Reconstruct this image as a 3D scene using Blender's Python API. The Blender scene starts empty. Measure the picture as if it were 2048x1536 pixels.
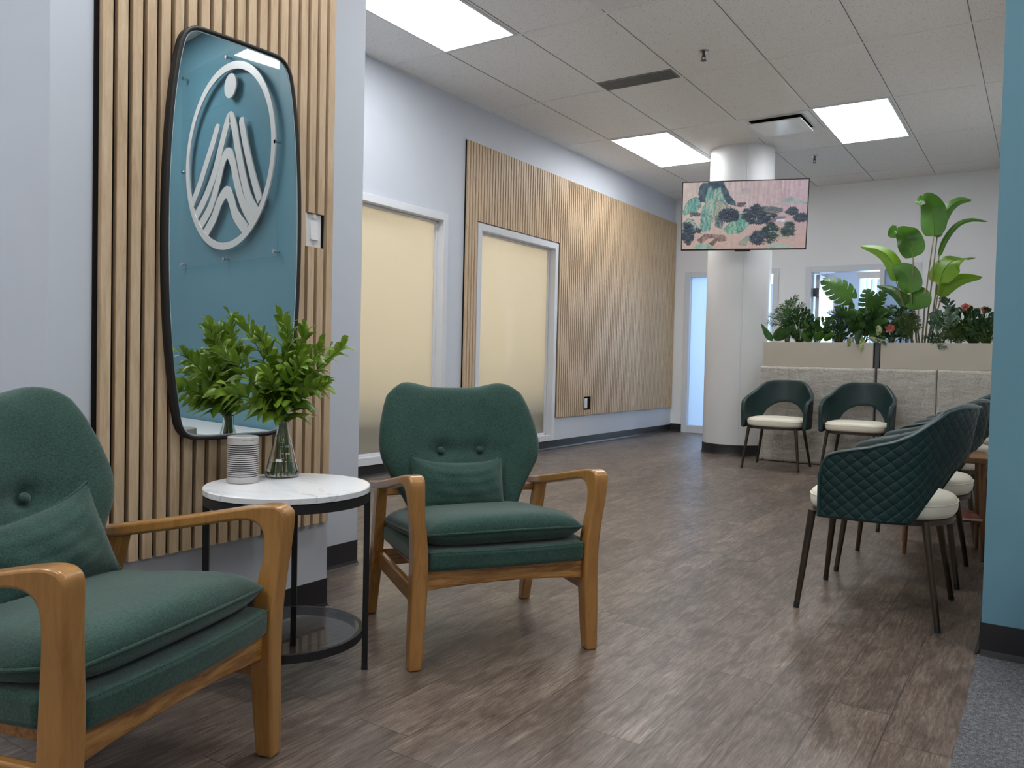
import bpy, bmesh, math, random
import numpy as np
from mathutils import Vector, Matrix, Euler

# ------------------------------------------------------------------ scene, camera, light level
S = bpy.context.scene
COL = S.collection
PI = math.pi
S.view_settings.view_transform = 'Standard'
S.view_settings.look = 'None'
S.view_settings.gamma = 1.0
S.view_settings.use_curve_mapping = False
S.view_settings.exposure = 0.0

F_PX = 1606.94                         # focal length in pixels of the 2048 px wide frame
CAM_H = 0.95
YAW, PITCH, ROLL = math.radians(33.528), math.radians(-1.650), math.radians(1.310)
_cy, _sy, _cp, _sp = math.cos(YAW), math.sin(YAW), math.cos(PITCH), math.sin(PITCH)
C_D = Vector((-_sy * _cp, _cy * _cp, _sp))
_r0 = Vector((_cy, _sy, 0.0))
_u0 = _r0.cross(C_D)
C_R = _r0 * math.cos(ROLL) + _u0 * math.sin(ROLL)
C_U = -_r0 * math.sin(ROLL) + _u0 * math.cos(ROLL)
C_O = Vector((0, 0, CAM_H))
cam_data = bpy.data.cameras.new('camera')
cam_data.sensor_width = 36.0
cam_data.sensor_fit = 'HORIZONTAL'
cam_data.lens = F_PX / 2048 * 36.0
cam_data.clip_start = 0.02
cam = bpy.data.objects.new('camera', cam_data)
cam.matrix_world = Matrix(((C_R.x, C_U.x, -C_D.x, C_O.x), (C_R.y, C_U.y, -C_D.y, C_O.y),
                           (C_R.z, C_U.z, -C_D.z, C_O.z), (0, 0, 0, 1)))
COL.objects.link(cam)
S.camera = cam

world = bpy.data.worlds.new('world')
S.world = world
world.use_nodes = True
_bg = world.node_tree.nodes['Background']
_bg.inputs[0].default_value = (0.50, 0.68, 1.0, 1)      # daylight sky beyond the windows
_bg.inputs[1].default_value = 1.0

LED = 13.0                             # radiance of the ceiling panels
LED_COL = (0.965, 0.985, 1.0)

# room dimensions (metres)
H = 3.283
XL = -4.435                            # left wall
YF = 10.80                             # far wall
XP = -2.241                            # face of the pillar with the slat panel
XB, YB = -0.148, 3.10                  # corner of the blue wall
GX0, GDX = -3.89, 0.678                # ceiling grid
GY0, GDY = 4.84, 1.365


def at(x, y, Y):
    """point of the plane Y = const seen at a photograph pixel (used to measure the plants)"""
    d = C_D + C_R * ((x - 1024) / F_PX) - C_U * ((y - 768) / F_PX)
    return C_O + d * (Y / d.y)


# ------------------------------------------------------------------ node helpers / materials
def srgb(r, g, b):
    f = lambda c: (c / 255 / 12.92) if c / 255 <= 0.04045 else ((c / 255 + 0.055) / 1.055) ** 2.4
    return (f(r), f(g), f(b), 1.0)


class NT:
    def __init__(s, name):
        s.m = bpy.data.materials.new(name)
        s.m.use_nodes = True
        s.t = s.m.node_tree
        s.b = s.t.nodes['Principled BSDF']
        s.o = s.t.nodes['Material Output']

    def n(s, typ, **kw):
        nd = s.t.nodes.new(typ)
        for k, v in kw.items():
            if k.startswith('i_'):
                key = k[2:]
                nd.inputs[int(key) if key.isdigit() else key.replace('_', ' ')].default_value = v
            else:
                setattr(nd, k, v)
        return nd

    def l(s, a, b):
        s.t.links.new(a, b)

    def coord(s, kind='Object', scale=(1, 1, 1), rot=(0, 0, 0)):
        tc = s.n('ShaderNodeTexCoord')
        mp = s.n('ShaderNodeMapping')
        mp.inputs['Scale'].default_value = scale
        mp.inputs['Rotation'].default_value = rot
        s.l(tc.outputs[kind], mp.inputs['Vector'])
        return mp.outputs[0]

    def noise(s, vec, scale, detail=4, rough=0.55, dist=0.0):
        nd = s.n('ShaderNodeTexNoise')
        nd.inputs['Scale'].default_value = scale
        nd.inputs['Detail'].default_value = detail
        nd.inputs['Roughness'].default_value = rough
        nd.inputs['Distortion'].default_value = dist
        if vec is not None:
            s.l(vec, nd.inputs['Vector'])
        return nd.outputs['Fac']

    def ramp(s, fac, stops):
        r = s.n('ShaderNodeValToRGB')
        e = r.color_ramp.elements
        while len(e) < len(stops):
            e.new(0.5)
        for k, (p, c) in enumerate(stops):
            e[k].position = p
            e[k].color = c if len(c) == 4 else (*c, 1)
        s.l(fac, r.inputs[0])
        return r.outputs[0]

    def math(s, op, a, b=None, c=None):
        nd = s.n('ShaderNodeMath', operation=op)
        for k, v in enumerate((a, b, c)):
            if v is None:
                continue
            if isinstance(v, (int, float)):
                nd.inputs[k].default_value = v
            else:
                s.l(v, nd.inputs[k])
        return nd.outputs[0]

    def mix(s, fac, a, b, blend='MIX'):
        nd = s.n('ShaderNodeMix', data_type='RGBA', blend_type=blend)
        for k, v in ((0, fac), (6, a), (7, b)):
            if isinstance(v, (int, float, tuple)):
                nd.inputs[k].default_value = v
            else:
                s.l(v, nd.inputs[k])
        return nd.outputs[2]

    def bump(s, h, strength=0.2, dist=0.01):
        nd = s.n('ShaderNodeBump')
        nd.inputs['Strength'].default_value = strength
        nd.inputs['Distance'].default_value = dist
        s.l(h, nd.inputs['Height'])
        s.l(nd.outputs[0], s.b.inputs['Normal'])

    def base(s, c):
        if isinstance(c, tuple):
            s.b.inputs['Base Color'].default_value = c
        else:
            s.l(c, s.b.inputs['Base Color'])

    def set(s, **kw):
        for k, v in kw.items():
            s.b.inputs[k.replace('_', ' ')].default_value = v
        return s


def plain(name, col, rough=0.5, metal=0.0, spec=0.5, noise=0.0, scale=30.0, bump=0.0, **kw):
    t = NT(name)
    t.set(Roughness=rough, Metallic=metal, **kw)
    t.b.inputs['Specular IOR Level'].default_value = spec
    if noise > 0 or bump > 0:
        v = t.coord()
        f = t.noise(v, scale, 5)
        if noise > 0:
            a = tuple(min(1, c * (1 + noise)) for c in col[:3]) + (1,)
            b = tuple(c * (1 - noise) for c in col[:3]) + (1,)
            t.base(t.ramp(f, [(0.3, b), (0.7, a)]))
        else:
            t.base(col)
        if bump > 0:
            t.bump(f, bump, 0.002)
    else:
        t.base(col)
    return t.m


M = {}
M['wall'] = plain('wall_paint', (0.60, 0.635, 0.70, 1), 0.55, noise=0.02, scale=3)
M['wall_white'] = plain('white_wall_paint', (0.86, 0.86, 0.87, 1), 0.5, noise=0.015, scale=2)
M['blue'] = plain('blue_wall_paint', (0.125, 0.268, 0.338, 1), 0.45, noise=0.03, scale=2)
M['trim'] = plain('white_trim_enamel', (0.70, 0.72, 0.76, 1), 0.3)
M['column'] = plain('column_paint', (0.76, 0.77, 0.78, 1), 0.35, noise=0.02, scale=2)
M['black_base'] = plain('black_vinyl_base', (0.018, 0.018, 0.020, 1), 0.4)
M['black_metal'] = plain('black_powder_coat', (0.009, 0.009, 0.010, 1), 0.5)
M['black_plastic'] = plain('black_plastic', (0.015, 0.015, 0.017, 1), 0.35)
M['felt'] = plain('black_felt', (0.012, 0.011, 0.010, 1), 0.95, spec=0.1)
M['bronze'] = plain('bronze_metal', (0.075, 0.058, 0.042, 1), 0.35, metal=0.75, noise=0.15, scale=12)
M['white_plastic'] = plain('white_plastic', (0.78, 0.78, 0.78, 1), 0.3)
M['grey_plastic'] = plain('grey_plastic', (0.22, 0.23, 0.24, 1), 0.4)
M['steel'] = plain('brushed_steel', (0.62, 0.63, 0.64, 1), 0.25, metal=1.0)
M['dark_steel'] = plain('dark_steel', (0.10, 0.10, 0.10, 1), 0.35, metal=0.9)
M['cream'] = plain('cream_leather', (0.84, 0.79, 0.66, 1), 0.42, noise=0.04, scale=8, bump=0.06)
M['sign_face'] = plain('sign_aluminium', (0.66, 0.66, 0.66, 1), 0.38, metal=0.25)
M['speaker'] = plain('speaker_shell', (0.52, 0.50, 0.49, 1), 0.45)
M['planter'] = plain('planter_laminate', (0.57, 0.52, 0.43, 1), 0.45, noise=0.03, scale=3)
M['dark_post'] = plain('dark_grey_post', (0.085, 0.088, 0.095, 1), 0.45)
M['soil'] = plain('planter_filling', (0.10, 0.085, 0.06, 1), 0.9, noise=0.4, scale=60)
M['blind'] = plain('blind_fabric', (0.62, 0.72, 0.86, 1), 0.7)
M['peach'] = plain('peach_header', (0.85, 0.66, 0.50, 1), 0.6)
M['lavender'] = plain('back_room_paint', (0.80, 0.79, 0.84, 1), 0.6)
M['beige_room'] = plain('beige_room_paint', (0.84, 0.78, 0.66, 1), 0.6)
M['water'] = plain('water', (0.95, 1.0, 0.97, 1), 0.0, Transmission_Weight=1.0, IOR=1.33)
M['glass'] = plain('clear_glass', (0.97, 1.0, 0.985, 1), 0.0, Transmission_Weight=1.0, IOR=1.46)
M['print'] = plain('white_print', (0.8, 0.82, 0.82, 1), 0.6)
M['grey_print'] = plain('grey_print', (0.12, 0.12, 0.12, 1), 0.6)
M['mirror'] = plain('mirror_silver', (0.86, 0.89, 0.885, 1), 0.0, metal=1.0)
M['mirror_edge'] = plain('mirror_bevel', (0.75, 0.85, 0.82, 1), 0.15, metal=0.6)


def thin_glass(name, tint, refl_rough=0.02, ior=1.5):
    t = NT(name)
    tr = t.n('ShaderNodeBsdfTransparent'); tr.inputs[0].default_value = tint
    gl = t.n('ShaderNodeBsdfGlossy'); gl.inputs['Roughness'].default_value = refl_rough
    fr = t.n('ShaderNodeFresnel'); fr.inputs[0].default_value = ior
    mx = t.n('ShaderNodeMixShader')
    geo = t.n('ShaderNodeNewGeometry')        # only the face turned to the light reflects
    fac = t.math('MULTIPLY', fr.outputs[0], t.math('SUBTRACT', 1.0, geo.outputs['Backfacing']))
    t.l(fac, mx.inputs[0]); t.l(tr.outputs[0], mx.inputs[1]); t.l(gl.outputs[0], mx.inputs[2])
    t.l(mx.outputs[0], t.o.inputs[0])
    return t.m


M['acrylic'] = thin_glass('clear_acrylic', (0.95, 0.98, 0.985, 1))
M['shelf_glass'] = thin_glass('grey_shelf_glass', (0.72, 0.76, 0.77, 1))


def frosted(name, col, trans, refl_rough=0.06):
    t = NT(name)
    df = t.n('ShaderNodeBsdfDiffuse'); df.inputs[0].default_value = col
    tl = t.n('ShaderNodeBsdfTranslucent'); tl.inputs[0].default_value = trans
    ad = t.n('ShaderNodeMixShader'); ad.inputs[0].default_value = 0.7
    t.l(df.outputs[0], ad.inputs[1]); t.l(tl.outputs[0], ad.inputs[2])
    gl = t.n('ShaderNodeBsdfGlossy'); gl.inputs['Roughness'].default_value = refl_rough
    fr = t.n('ShaderNodeFresnel'); fr.inputs[0].default_value = 1.4
    mx = t.n('ShaderNodeMixShader')
    t.l(fr.outputs[0], mx.inputs[0]); t.l(ad.outputs[0], mx.inputs[1]); t.l(gl.outputs[0], mx.inputs[2])
    t.l(mx.outputs[0], t.o.inputs[0])
    return t.m


M['frost_warm'] = frosted('frosted_glass', (0.62, 0.58, 0.47, 1), (0.88, 0.86, 0.80, 1))
M['frost_blue'] = frosted('frosted_door_glass', (0.55, 0.62, 0.72, 1), (0.80, 0.88, 0.97, 1))


def emit(name, col, strength):
    t = NT(name)
    e = t.n('ShaderNodeEmission')
    e.inputs[0].default_value = (*col[:3], 1)
    e.inputs[1].default_value = strength
    t.l(e.outputs[0], t.o.inputs[0])
    return t.m


M['led'] = emit('led_diffuser', LED_COL, LED)


def m_floor():
    t = NT('vinyl_plank')
    tc = t.n('ShaderNodeTexCoord')
    sp = t.n('ShaderNodeSeparateXYZ'); t.l(tc.outputs['Object'], sp.inputs[0])
    W, LN = 0.164, 1.22
    u = t.math('DIVIDE', t.math('ADD', sp.outputs[0], 20 * W + 0.155 - 0.164), W)
    iu = t.math('FLOOR', u)
    fu = t.math('FRACT', u)
    wn = t.n('ShaderNodeTexWhiteNoise', noise_dimensions='1D'); t.l(iu, wn.inputs['W'])
    v = t.math('ADD', t.math('DIVIDE', sp.outputs[1], LN), t.math('MULTIPLY', wn.outputs[0], 7.3))
    iv = t.math('FLOOR', v)
    fv = t.math('FRACT', v)
    cid = t.math('ADD', t.math('MULTIPLY', iu, 17.31), t.math('MULTIPLY', iv, 5.77))
    wn2 = t.n('ShaderNodeTexWhiteNoise', noise_dimensions='1D'); t.l(cid, wn2.inputs['W'])
    # stretched grain, shifted per plank
    cx = t.n('ShaderNodeCombineXYZ')
    t.l(t.math('ADD', sp.outputs[0], t.math('MULTIPLY', wn2.outputs[0], 9.0)), cx.inputs[0])
    t.l(t.math('MULTIPLY', sp.outputs[1], 0.085), cx.inputs[1])
    t.l(t.math('MULTIPLY', wn2.outputs[0], 31.0), cx.inputs[2])
    g1 = t.noise(cx.outputs[0], 62, 6, 0.66, 1.1)
    g2 = t.noise(cx.outputs[0], 260, 3, 0.6, 0.4)
    cx2 = t.n('ShaderNodeCombineXYZ')
    t.l(t.math('ADD', sp.outputs[0], t.math('MULTIPLY', wn2.outputs[0], 9.0)), cx2.inputs[0])
    t.l(t.math('MULTIPLY', sp.outputs[1], 0.45), cx2.inputs[1])
    t.l(t.math('MULTIPLY', wn2.outputs[0], 31.0), cx2.inputs[2])
    g3 = t.noise(cx2.outputs[0], 7.5, 6, 0.65, 1.4)
    # growth rings around knots
    wv = t.n('ShaderNodeTexWave', wave_type='RINGS', rings_direction='SPHERICAL')
    wv.inputs['Scale'].default_value = 4.2
    wv.inputs['Distortion'].default_value = 11.0
    wv.inputs['Detail'].default_value = 3.0
    wv.inputs['Detail Scale'].default_value = 1.4
    t.l(cx2.outputs[0], wv.inputs['Vector'])
    rings = t.math('POWER', wv.outputs['Fac'], 3.0)
    c = t.ramp(g1, [(0.22, (0.075, 0.052, 0.039)), (0.42, (0.155, 0.117, 0.093)), (0.58, (0.225, 0.177, 0.145)), (0.8, (0.34, 0.28, 0.235))])
    c = t.mix(t.ramp(g3, [(0.42, (0.05, 0.05, 0.05)), (0.70, (0.62, 0.62, 0.62))]), c, (0.075, 0.049, 0.035, 1))
    c = t.mix(t.math('MULTIPLY', rings, 0.38), c, (0.045, 0.030, 0.022, 1))
    f2 = t.ramp(g2, [(0.36, (0.55, 0.53, 0.52)), (0.60, (1.15, 1.15, 1.15))])
    c = t.mix(0.75, c, f2, 'MULTIPLY')
    tone = t.math('ADD', t.math('MULTIPLY', wn2.outputs[0], 0.30), 0.85)
    cc = t.n('ShaderNodeCombineXYZ')
    for k in range(3):
        t.l(tone, cc.inputs[k])
    c = t.mix(1.0, c, cc.outputs[0], 'MULTIPLY')
    # seams
    sx = t.math('LESS_THAN', t.math('MINIMUM', fu, t.math('SUBTRACT', 1.0, fu)), 0.009)
    sy = t.math('LESS_THAN', t.math('MINIMUM', fv, t.math('SUBTRACT', 1.0, fv)), 0.0013)
    seam = t.math('MAXIMUM', sx, sy)
    c = t.mix(t.math('MULTIPLY', seam, 0.65), c, (0.018, 0.013, 0.010, 1))
    t.base(c)
    rr = t.ramp(g1, [(0.3, (0.40, 0.40, 0.40)), (0.7, (0.32, 0.32, 0.32))])
    t.l(rr, t.b.inputs['Roughness'])
    t.b.inputs['Specular IOR Level'].default_value = 0.55
    t.bump(t.math('SUBTRACT', t.math('MULTIPLY', g2, 0.5), seam), 0.07, 0.0010)
    return t.m


def m_carpet():
    t = NT('grey_carpet')
    v = t.coord()
    a = t.noise(v, 320, 3, 0.7)
    b = t.noise(v, 90, 3, 0.6)
    f = t.math('ADD', t.math('MULTIPLY', a, 0.7), t.math('MULTIPLY', b, 0.3))
    t.base(t.ramp(f, [(0.36, (0.022, 0.023, 0.026)), (0.5, (0.090, 0.092, 0.098)), (0.64, (0.30, 0.30, 0.305))]))
    t.set(Roughness=0.95)
    t.bump(f, 0.6, 0.004)
    return t.m


def m_ceiling():
    t = NT('ceiling_tile')
    v = t.coord()
    a = t.noise(v, 150, 3, 0.6)
    b = t.noise(v, 55, 4, 0.65)
    sp = t.ramp(a, [(0.30, (0.22, 0.205, 0.19)), (0.395, (0.88, 0.86, 0.83))])
    c = t.mix(t.math('MULTIPLY', b, 0.12), sp, (0.72, 0.69, 0.66, 1))
    t.base(c)
    t.set(Roughness=0.9)
    t.bump(a, 0.35, 0.003)
    return t.m


def m_wood(name, dark, mid, light, axis='z', scale=1.0, rough=0.35, contrast=1.0, coat=0.0):
    t = NT(name)
    s = {'x': (0.12, 1, 1), 'y': (1, 0.12, 1), 'z': (1, 1, 0.12)}[axis]
    v = t.coord('Object', tuple(k * scale for k in s))
    inf = t.n('ShaderNodeObjectInfo')
    ad = t.n('ShaderNodeVectorMath', operation='ADD')
    cmb = t.n('ShaderNodeCombineXYZ')
    for k in range(3):
        t.l(t.math('MULTIPLY', inf.outputs['Random'], 13.0 + k), cmb.inputs[k])
    t.l(v, ad.inputs[0]); t.l(cmb.outputs[0], ad.inputs[1])
    a = t.noise(ad.outputs[0], 55, 6, 0.6, 0.8)
    b = t.noise(ad.outputs[0], 220, 3, 0.6, 0.3)
    f = t.math('ADD', t.math('MULTIPLY', a, 0.72), t.math('MULTIPLY', b, 0.28))
    d = 0.18 / contrast
    t.base(t.ramp(f, [(0.5 - d, dark), (0.5, mid), (0.5 + d, light)]))
    t.set(Roughness=rough)
    t.b.inputs['Coat Weight'].default_value = coat
    t.b.inputs['Coat Roughness'].default_value = 0.12
    t.bump(f, 0.06, 0.002)
    return t.m


M['floor'] = m_floor()
M['carpet'] = m_carpet()
M['ceiling'] = m_ceiling()
M['oak'] = m_wood('pale_oak_slat', (0.47, 0.325, 0.195), (0.60, 0.435, 0.275), (0.70, 0.535, 0.36), 'z', 0.8, 0.5)
for ax in 'xyz':
    M['honey_' + ax] = m_wood('honey_wood_' + ax, (0.235, 0.098, 0.022), (0.405, 0.192, 0.050), (0.50, 0.260, 0.080), ax, 0.9, 0.30, {'x': 1.7, 'y': 0.7, 'z': 0.8}[ax], 0.5)
M['honey_arm'] = m_wood('honey_wood_arm', (0.30, 0.132, 0.031), (0.400, 0.190, 0.050), (0.46, 0.232, 0.068), 'z', 0.9, 0.30, 0.8, 0.5)
M['table_wood'] = m_wood('table_wood', (0.12, 0.055, 0.02), (0.20, 0.10, 0.04), (0.28, 0.15, 0.06), 'z', 1.0, 0.4)


def m_fabric(name, dark, light, scale=1.0, rough=0.9, bump=0.35):
    t = NT(name)
    v1 = t.coord('Object', (1, 1, 0.35))
    v2 = t.coord('Object', (0.35, 0.35, 1))
    a = t.noise(v1, 420 * scale, 2, 0.6)
    b = t.noise(v2, 420 * scale, 2, 0.6)
    c = t.noise(t.coord(), 12 * scale, 3, 0.5)
    f = t.math('ADD', t.math('MULTIPLY', t.math('ADD', a, b), 0.42), t.math('MULTIPLY', c, 0.16))
    t.base(t.ramp(f, [(0.36, dark), (0.64, light)]))
    t.set(Roughness=rough)
    t.b.inputs['Specular IOR Level'].default_value = 0.25
    t.b.inputs['Sheen Weight'].default_value = 0.25
    t.b.inputs['Sheen Roughness'].default_value = 0.5
    t.bump(t.math('ADD', a, b), bump, 0.0012)
    return t


M['green_fabric'] = m_fabric('green_tweed', (0.011, 0.035, 0.028), (0.042, 0.098, 0.077)).m
M['green_fabric_dark'] = m_fabric('green_tweed_tufted', (0.010, 0.034, 0.027), (0.038, 0.092, 0.073)).m


def m_pad():
    """oatmeal linen with wavy vertical quilting seams"""
    t = m_fabric('oatmeal_linen', (0.38, 0.355, 0.315), (0.72, 0.685, 0.625), 0.5, 0.9, 0.25)
    wr = t.noise(t.coord('Object', (1, 1, 2.6)), 10, 3, 0.5)
    t.bump(wr, 0.5, 0.02)
    return t.m


M['pad'] = m_pad()


def m_leather_quilt():
    t = NT('green_quilted_leather')
    uv = t.n('ShaderNodeUVMap')
    sp = t.n('ShaderNodeSeparateXYZ'); t.l(uv.outputs[0], sp.inputs[0])
    p = t.math('ADD', t.math('MULTIPLY', sp.outputs[0], 1 / 0.052), t.math('MULTIPLY', sp.outputs[1], 1 / 0.045))
    q = t.math('SUBTRACT', t.math('MULTIPLY', sp.outputs[0], 1 / 0.052), t.math('MULTIPLY', sp.outputs[1], 1 / 0.045))
    a = t.math('ABSOLUTE', t.math('SINE', t.math('MULTIPLY', p, PI)))
    b = t.math('ABSOLUTE', t.math('SINE', t.math('MULTIPLY', q, PI)))
    h = t.math('POWER', t.math('MULTIPLY', a, b), 0.33)
    t.base(t.ramp(t.noise(t.coord(), 14, 4), [(0.3, (0.005, 0.023, 0.024)), (0.7, (0.009, 0.034, 0.034))]))
    t.set(Roughness=0.48)
    t.b.inputs['Specular IOR Level'].default_value = 0.32
    t.bump(h, 0.8, 0.006)
    return t.m


M['quilt'] = m_leather_quilt()
M['leather'] = plain('green_leather', (0.007, 0.029, 0.029, 1), 0.46, noise=0.2, scale=10, bump=0.08)
M['piping'] = plain('green_piping', (0.016, 0.052, 0.054, 1), 0.35)


def m_marble():
    t = NT('white_marble_laminate')
    v = t.coord('Object', (1, 2.4, 1), (0, 0, 0.5))
    a = t.noise(v, 3.2, 8, 0.6, 1.8)
    vein = t.math('SUBTRACT', 1.0, t.math('MULTIPLY', t.math('ABSOLUTE', t.math('SUBTRACT', a, 0.5)), 26.0))
    k = t.math('MULTIPLY', t.math('MAXIMUM', vein, 0.0), t.math('MAXIMUM', t.math('MULTIPLY', t.math('SUBTRACT', t.noise(v, 2.1, 2), 0.42), 3.2), 0.0))
    t.base(t.mix(t.math('MULTIPLY', k, 0.9), (0.86, 0.87, 0.89, 1), (0.36, 0.38, 0.41, 1)))
    t.set(Roughness=0.22)
    return t.m


M['marble'] = m_marble()


def m_leaf(name, dark, light, rough=0.4, trans=0.12, scale=14.0, two=None):
    t = NT(name)
    f = t.noise(t.coord(), scale, 3, 0.6)
    c = t.ramp(f, [(0.32, dark), (0.68, light)])
    t.base(c)
    t.set(Roughness=rough)
    tl = t.n('ShaderNodeBsdfTranslucent')
    t.l(c, tl.inputs[0])
    mx = t.n('ShaderNodeMixShader'); mx.inputs[0].default_value = trans
    t.l(t.b.outputs[0], mx.inputs[1]); t.l(tl.outputs[0], mx.inputs[2])
    t.l(mx.outputs[0], t.o.inputs[0])
    return t.m


M['leaf_fresh'] = m_leaf('fresh_leaf', (0.085, 0.19, 0.010), (0.26, 0.38, 0.045), 0.35, 0.28)
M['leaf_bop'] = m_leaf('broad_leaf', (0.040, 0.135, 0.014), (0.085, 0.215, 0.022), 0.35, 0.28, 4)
M['leaf_bop_lit'] = m_leaf('broad_leaf_lit_lime', (0.105, 0.235, 0.008), (0.165, 0.32, 0.012), 0.35, 0.32, 4)  # lime copy of the broad leaf, lit look put into the colour
M['leaf_dark'] = m_leaf('dark_leaf', (0.010, 0.040, 0.012), (0.030, 0.090, 0.025), 0.4, 0.1)
M['leaf_mid'] = m_leaf('mid_green_leaf', (0.022, 0.075, 0.014), (0.055, 0.150, 0.025), 0.4, 0.15)
M['leaf_olive'] = m_leaf('olive_frond', (0.030, 0.060, 0.010), (0.080, 0.130, 0.022), 0.5, 0.15)
M['leaf_varieg'] = m_leaf('variegated_leaf', (0.030, 0.085, 0.020), (0.62, 0.64, 0.33), 0.4, 0.15, 38)
M['leaf_silver'] = m_leaf('silvery_leaf', (0.035, 0.090, 0.045), (0.20, 0.30, 0.22), 0.35, 0.1, 20)
M['stem'] = plain('green_stem', (0.085, 0.15, 0.025, 1), 0.5, noise=0.25, scale=40)
M['stem_brown'] = plain('tan_stem', (0.20, 0.17, 0.07, 1), 0.55, noise=0.3, scale=25)
M['coral'] = m_leaf('coral_petal', (0.46, 0.105, 0.09), (0.72, 0.27, 0.23), 0.5, 0.2, 40)


# ------------------------------------------------------------------ mesh helpers
class MB:
    def __init__(s):
        s.v, s.f, s.uv = [], [], {}

    def add(s, verts, faces):
        o = len(s.v)
        s.v += [tuple(p) for p in verts]
        s.f += [tuple(o + i for i in f) for f in faces]
        return o

    def box(s, a, b, m=None):
        x0, x1 = sorted((a[0], b[0])); y0, y1 = sorted((a[1], b[1])); z0, z1 = sorted((a[2], b[2]))
        vs = [(x0, y0, z0), (x1, y0, z0), (x1, y1, z0), (x0, y1, z0), (x0, y0, z1), (x1, y0, z1), (x1, y1, z1), (x0, y1, z1)]
        if m is not None:
            vs = [m @ Vector(p) for p in vs]
        s.add(vs, [(0, 3, 2, 1), (4, 5, 6, 7), (0, 1, 5, 4), (1, 2, 6, 5), (2, 3, 7, 6), (3, 0, 4, 7)])
        return s

    def grid(s, P, closed_u=False, closed_v=False, flip=False):
        """P: list of rows of points"""
        nu, nv = len(P), len(P[0])
        o = len(s.v)
        for r in P:
            s.v += [tuple(p) for p in r]
        for i in range(nu if closed_u else nu - 1):
            for j in range(nv if closed_v else nv - 1):
                a, b = o + i * nv + j, o + i * nv + (j + 1) % nv
                c, d = o + ((i + 1) % nu) * nv + (j + 1) % nv, o + ((i + 1) % nu) * nv + j
                s.f.append((a, d, c, b) if flip else (a, b, c, d))
        return o

    def lathe(s, prof, c=(0, 0, 0), n=40, cap0=True, cap1=True):
        """prof: (radius, z) from bottom to top, outside surface"""
        rows = [[(c[0] + r * math.cos(2 * PI * k / n), c[1] + r * math.sin(2 * PI * k / n), c[2] + z) for k in range(n)] for r, z in prof]
        o = s.grid(rows, closed_v=True)
        if cap0:
            s.f.append(tuple(o + k for k in reversed(range(n))))
        if cap1:
            b = o + (len(prof) - 1) * n
            s.f.append(tuple(b + k for k in range(n)))
        return s

    def tube(s, pts, r, n=10, cap=True, up=None):
        """round tube; r number or list"""
        pts = [Vector(p) for p in pts]
        rs = r if isinstance(r, (list, tuple)) else [r] * len(pts)
        rows = []
        prev = None
        for i, p in enumerate(pts):
            t = (pts[min(i + 1, len(pts) - 1)] - pts[max(i - 1, 0)]).normalized()
            if prev is None:
                h = Vector((0, 0, 1)) if abs(t.z) < 0.9 else Vector((1, 0, 0))
                a = t.cross(h).normalized()
            else:
                a = (prev - t * prev.dot(t)).normalized()
            prev = a
            b = t.cross(a)
            rows.append([p + (a * math.cos(2 * PI * k / n) + b * math.sin(2 * PI * k / n)) * rs[i] for k in range(n)])
        o = s.grid(rows, closed_v=True)
        if cap:
            s.f.append(tuple(o + k for k in reversed(range(n))))
            b0 = o + (len(pts) - 1) * n
            s.f.append(tuple(b0 + k for k in range(n)))
        return s

    def strip_solid(s, A, B, off0, off1):
        """ribbon between polylines A and B, thickened between two offset vectors (lists or vectors)"""
        n = len(A)
        g = lambda o, i: Vector(o[i]) if isinstance(o, list) else Vector(o)
        rows = []
        for i in range(n):
            a, b = Vector(A[i]), Vector(B[i])
            rows.append([a + g(off0, i), b + g(off0, i), b + g(off1, i), a + g(off1, i)])
        o = s.grid(rows, closed_v=True)
        s.f.append((o + 3, o + 2, o + 1, o))
        e = o + (n - 1) * 4
        s.f.append((e, e + 1, e + 2, e + 3))
        return s

    def prism(s, poly, z0, z1, fn=None):
        """polygon (list of 2D points) extruded; fn maps (a, b, c) to a point"""
        fn = fn or (lambda a, b, c: (a, b, c))
        n = len(poly)
        o = s.add([fn(p[0], p[1], z0) for p in poly] + [fn(p[0], p[1], z1) for p in poly], [])
        s.f.append(tuple(o + k for k in reversed(range(n))))
        s.f.append(tuple(o + n + k for k in range(n)))
        for k in range(n):
            k2 = (k + 1) % n
            s.f.append((o + k, o + k2, o + n + k2, o + n + k))
        return s

    def pillow(s, fn_mid, fn_t, nu=24, nv=24):
        """closed cushion: fn_mid(u, v) -> (point, normal), thickness fn_t(u, v) -> (front, back)"""
        F, B = [], []
        for i in range(nu + 1):
            rf, rb = [], []
            for j in range(nv + 1):
                u, v = -1 + 2 * i / nu, -1 + 2 * j / nv
                # denser towards the rim
                u2, v2 = math.sin(u * PI / 2), math.sin(v * PI / 2)
                p, nrm = fn_mid(u2, v2)
                a, b = fn_t(u2, v2)
                rf.append(Vector(p) + Vector(nrm) * a)
                rb.append(Vector(p) - Vector(nrm) * b)
            F.append(rf); B.append(rb)
        s.grid(F)
        s.grid(B, flip=True)
        return s

    def build(s, name, mat, parent=None, smooth=True, angle=38, bevel=0.0, seg=2, weld=0.0, sub=0, tri=False, loc=None):
        me = bpy.data.meshes.new(name)
        me.from_pydata(s.v, [], s.f)
        bm = bmesh.new(); bm.from_mesh(me)
        if weld > 0:
            bmesh.ops.remove_doubles(bm, verts=bm.verts, dist=weld)
        if tri:
            bmesh.ops.triangulate(bm, faces=[f for f in bm.faces if len(f.verts) > 4])
        bmesh.ops.recalc_face_normals(bm, faces=bm.faces)
        bm.to_mesh(me); bm.free()
        me.materials.append(mat)
        if smooth:
            me.polygons.foreach_set('use_smooth', [True] * len(me.polygons))
            if angle < 180:
                me.set_sharp_from_angle(angle=math.radians(angle))
        ob = bpy.data.objects.new(name, me)
        COL.objects.link(ob)
        if parent is not None:
            ob.parent = parent
        if loc is not None:
            ob.location = loc
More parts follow.
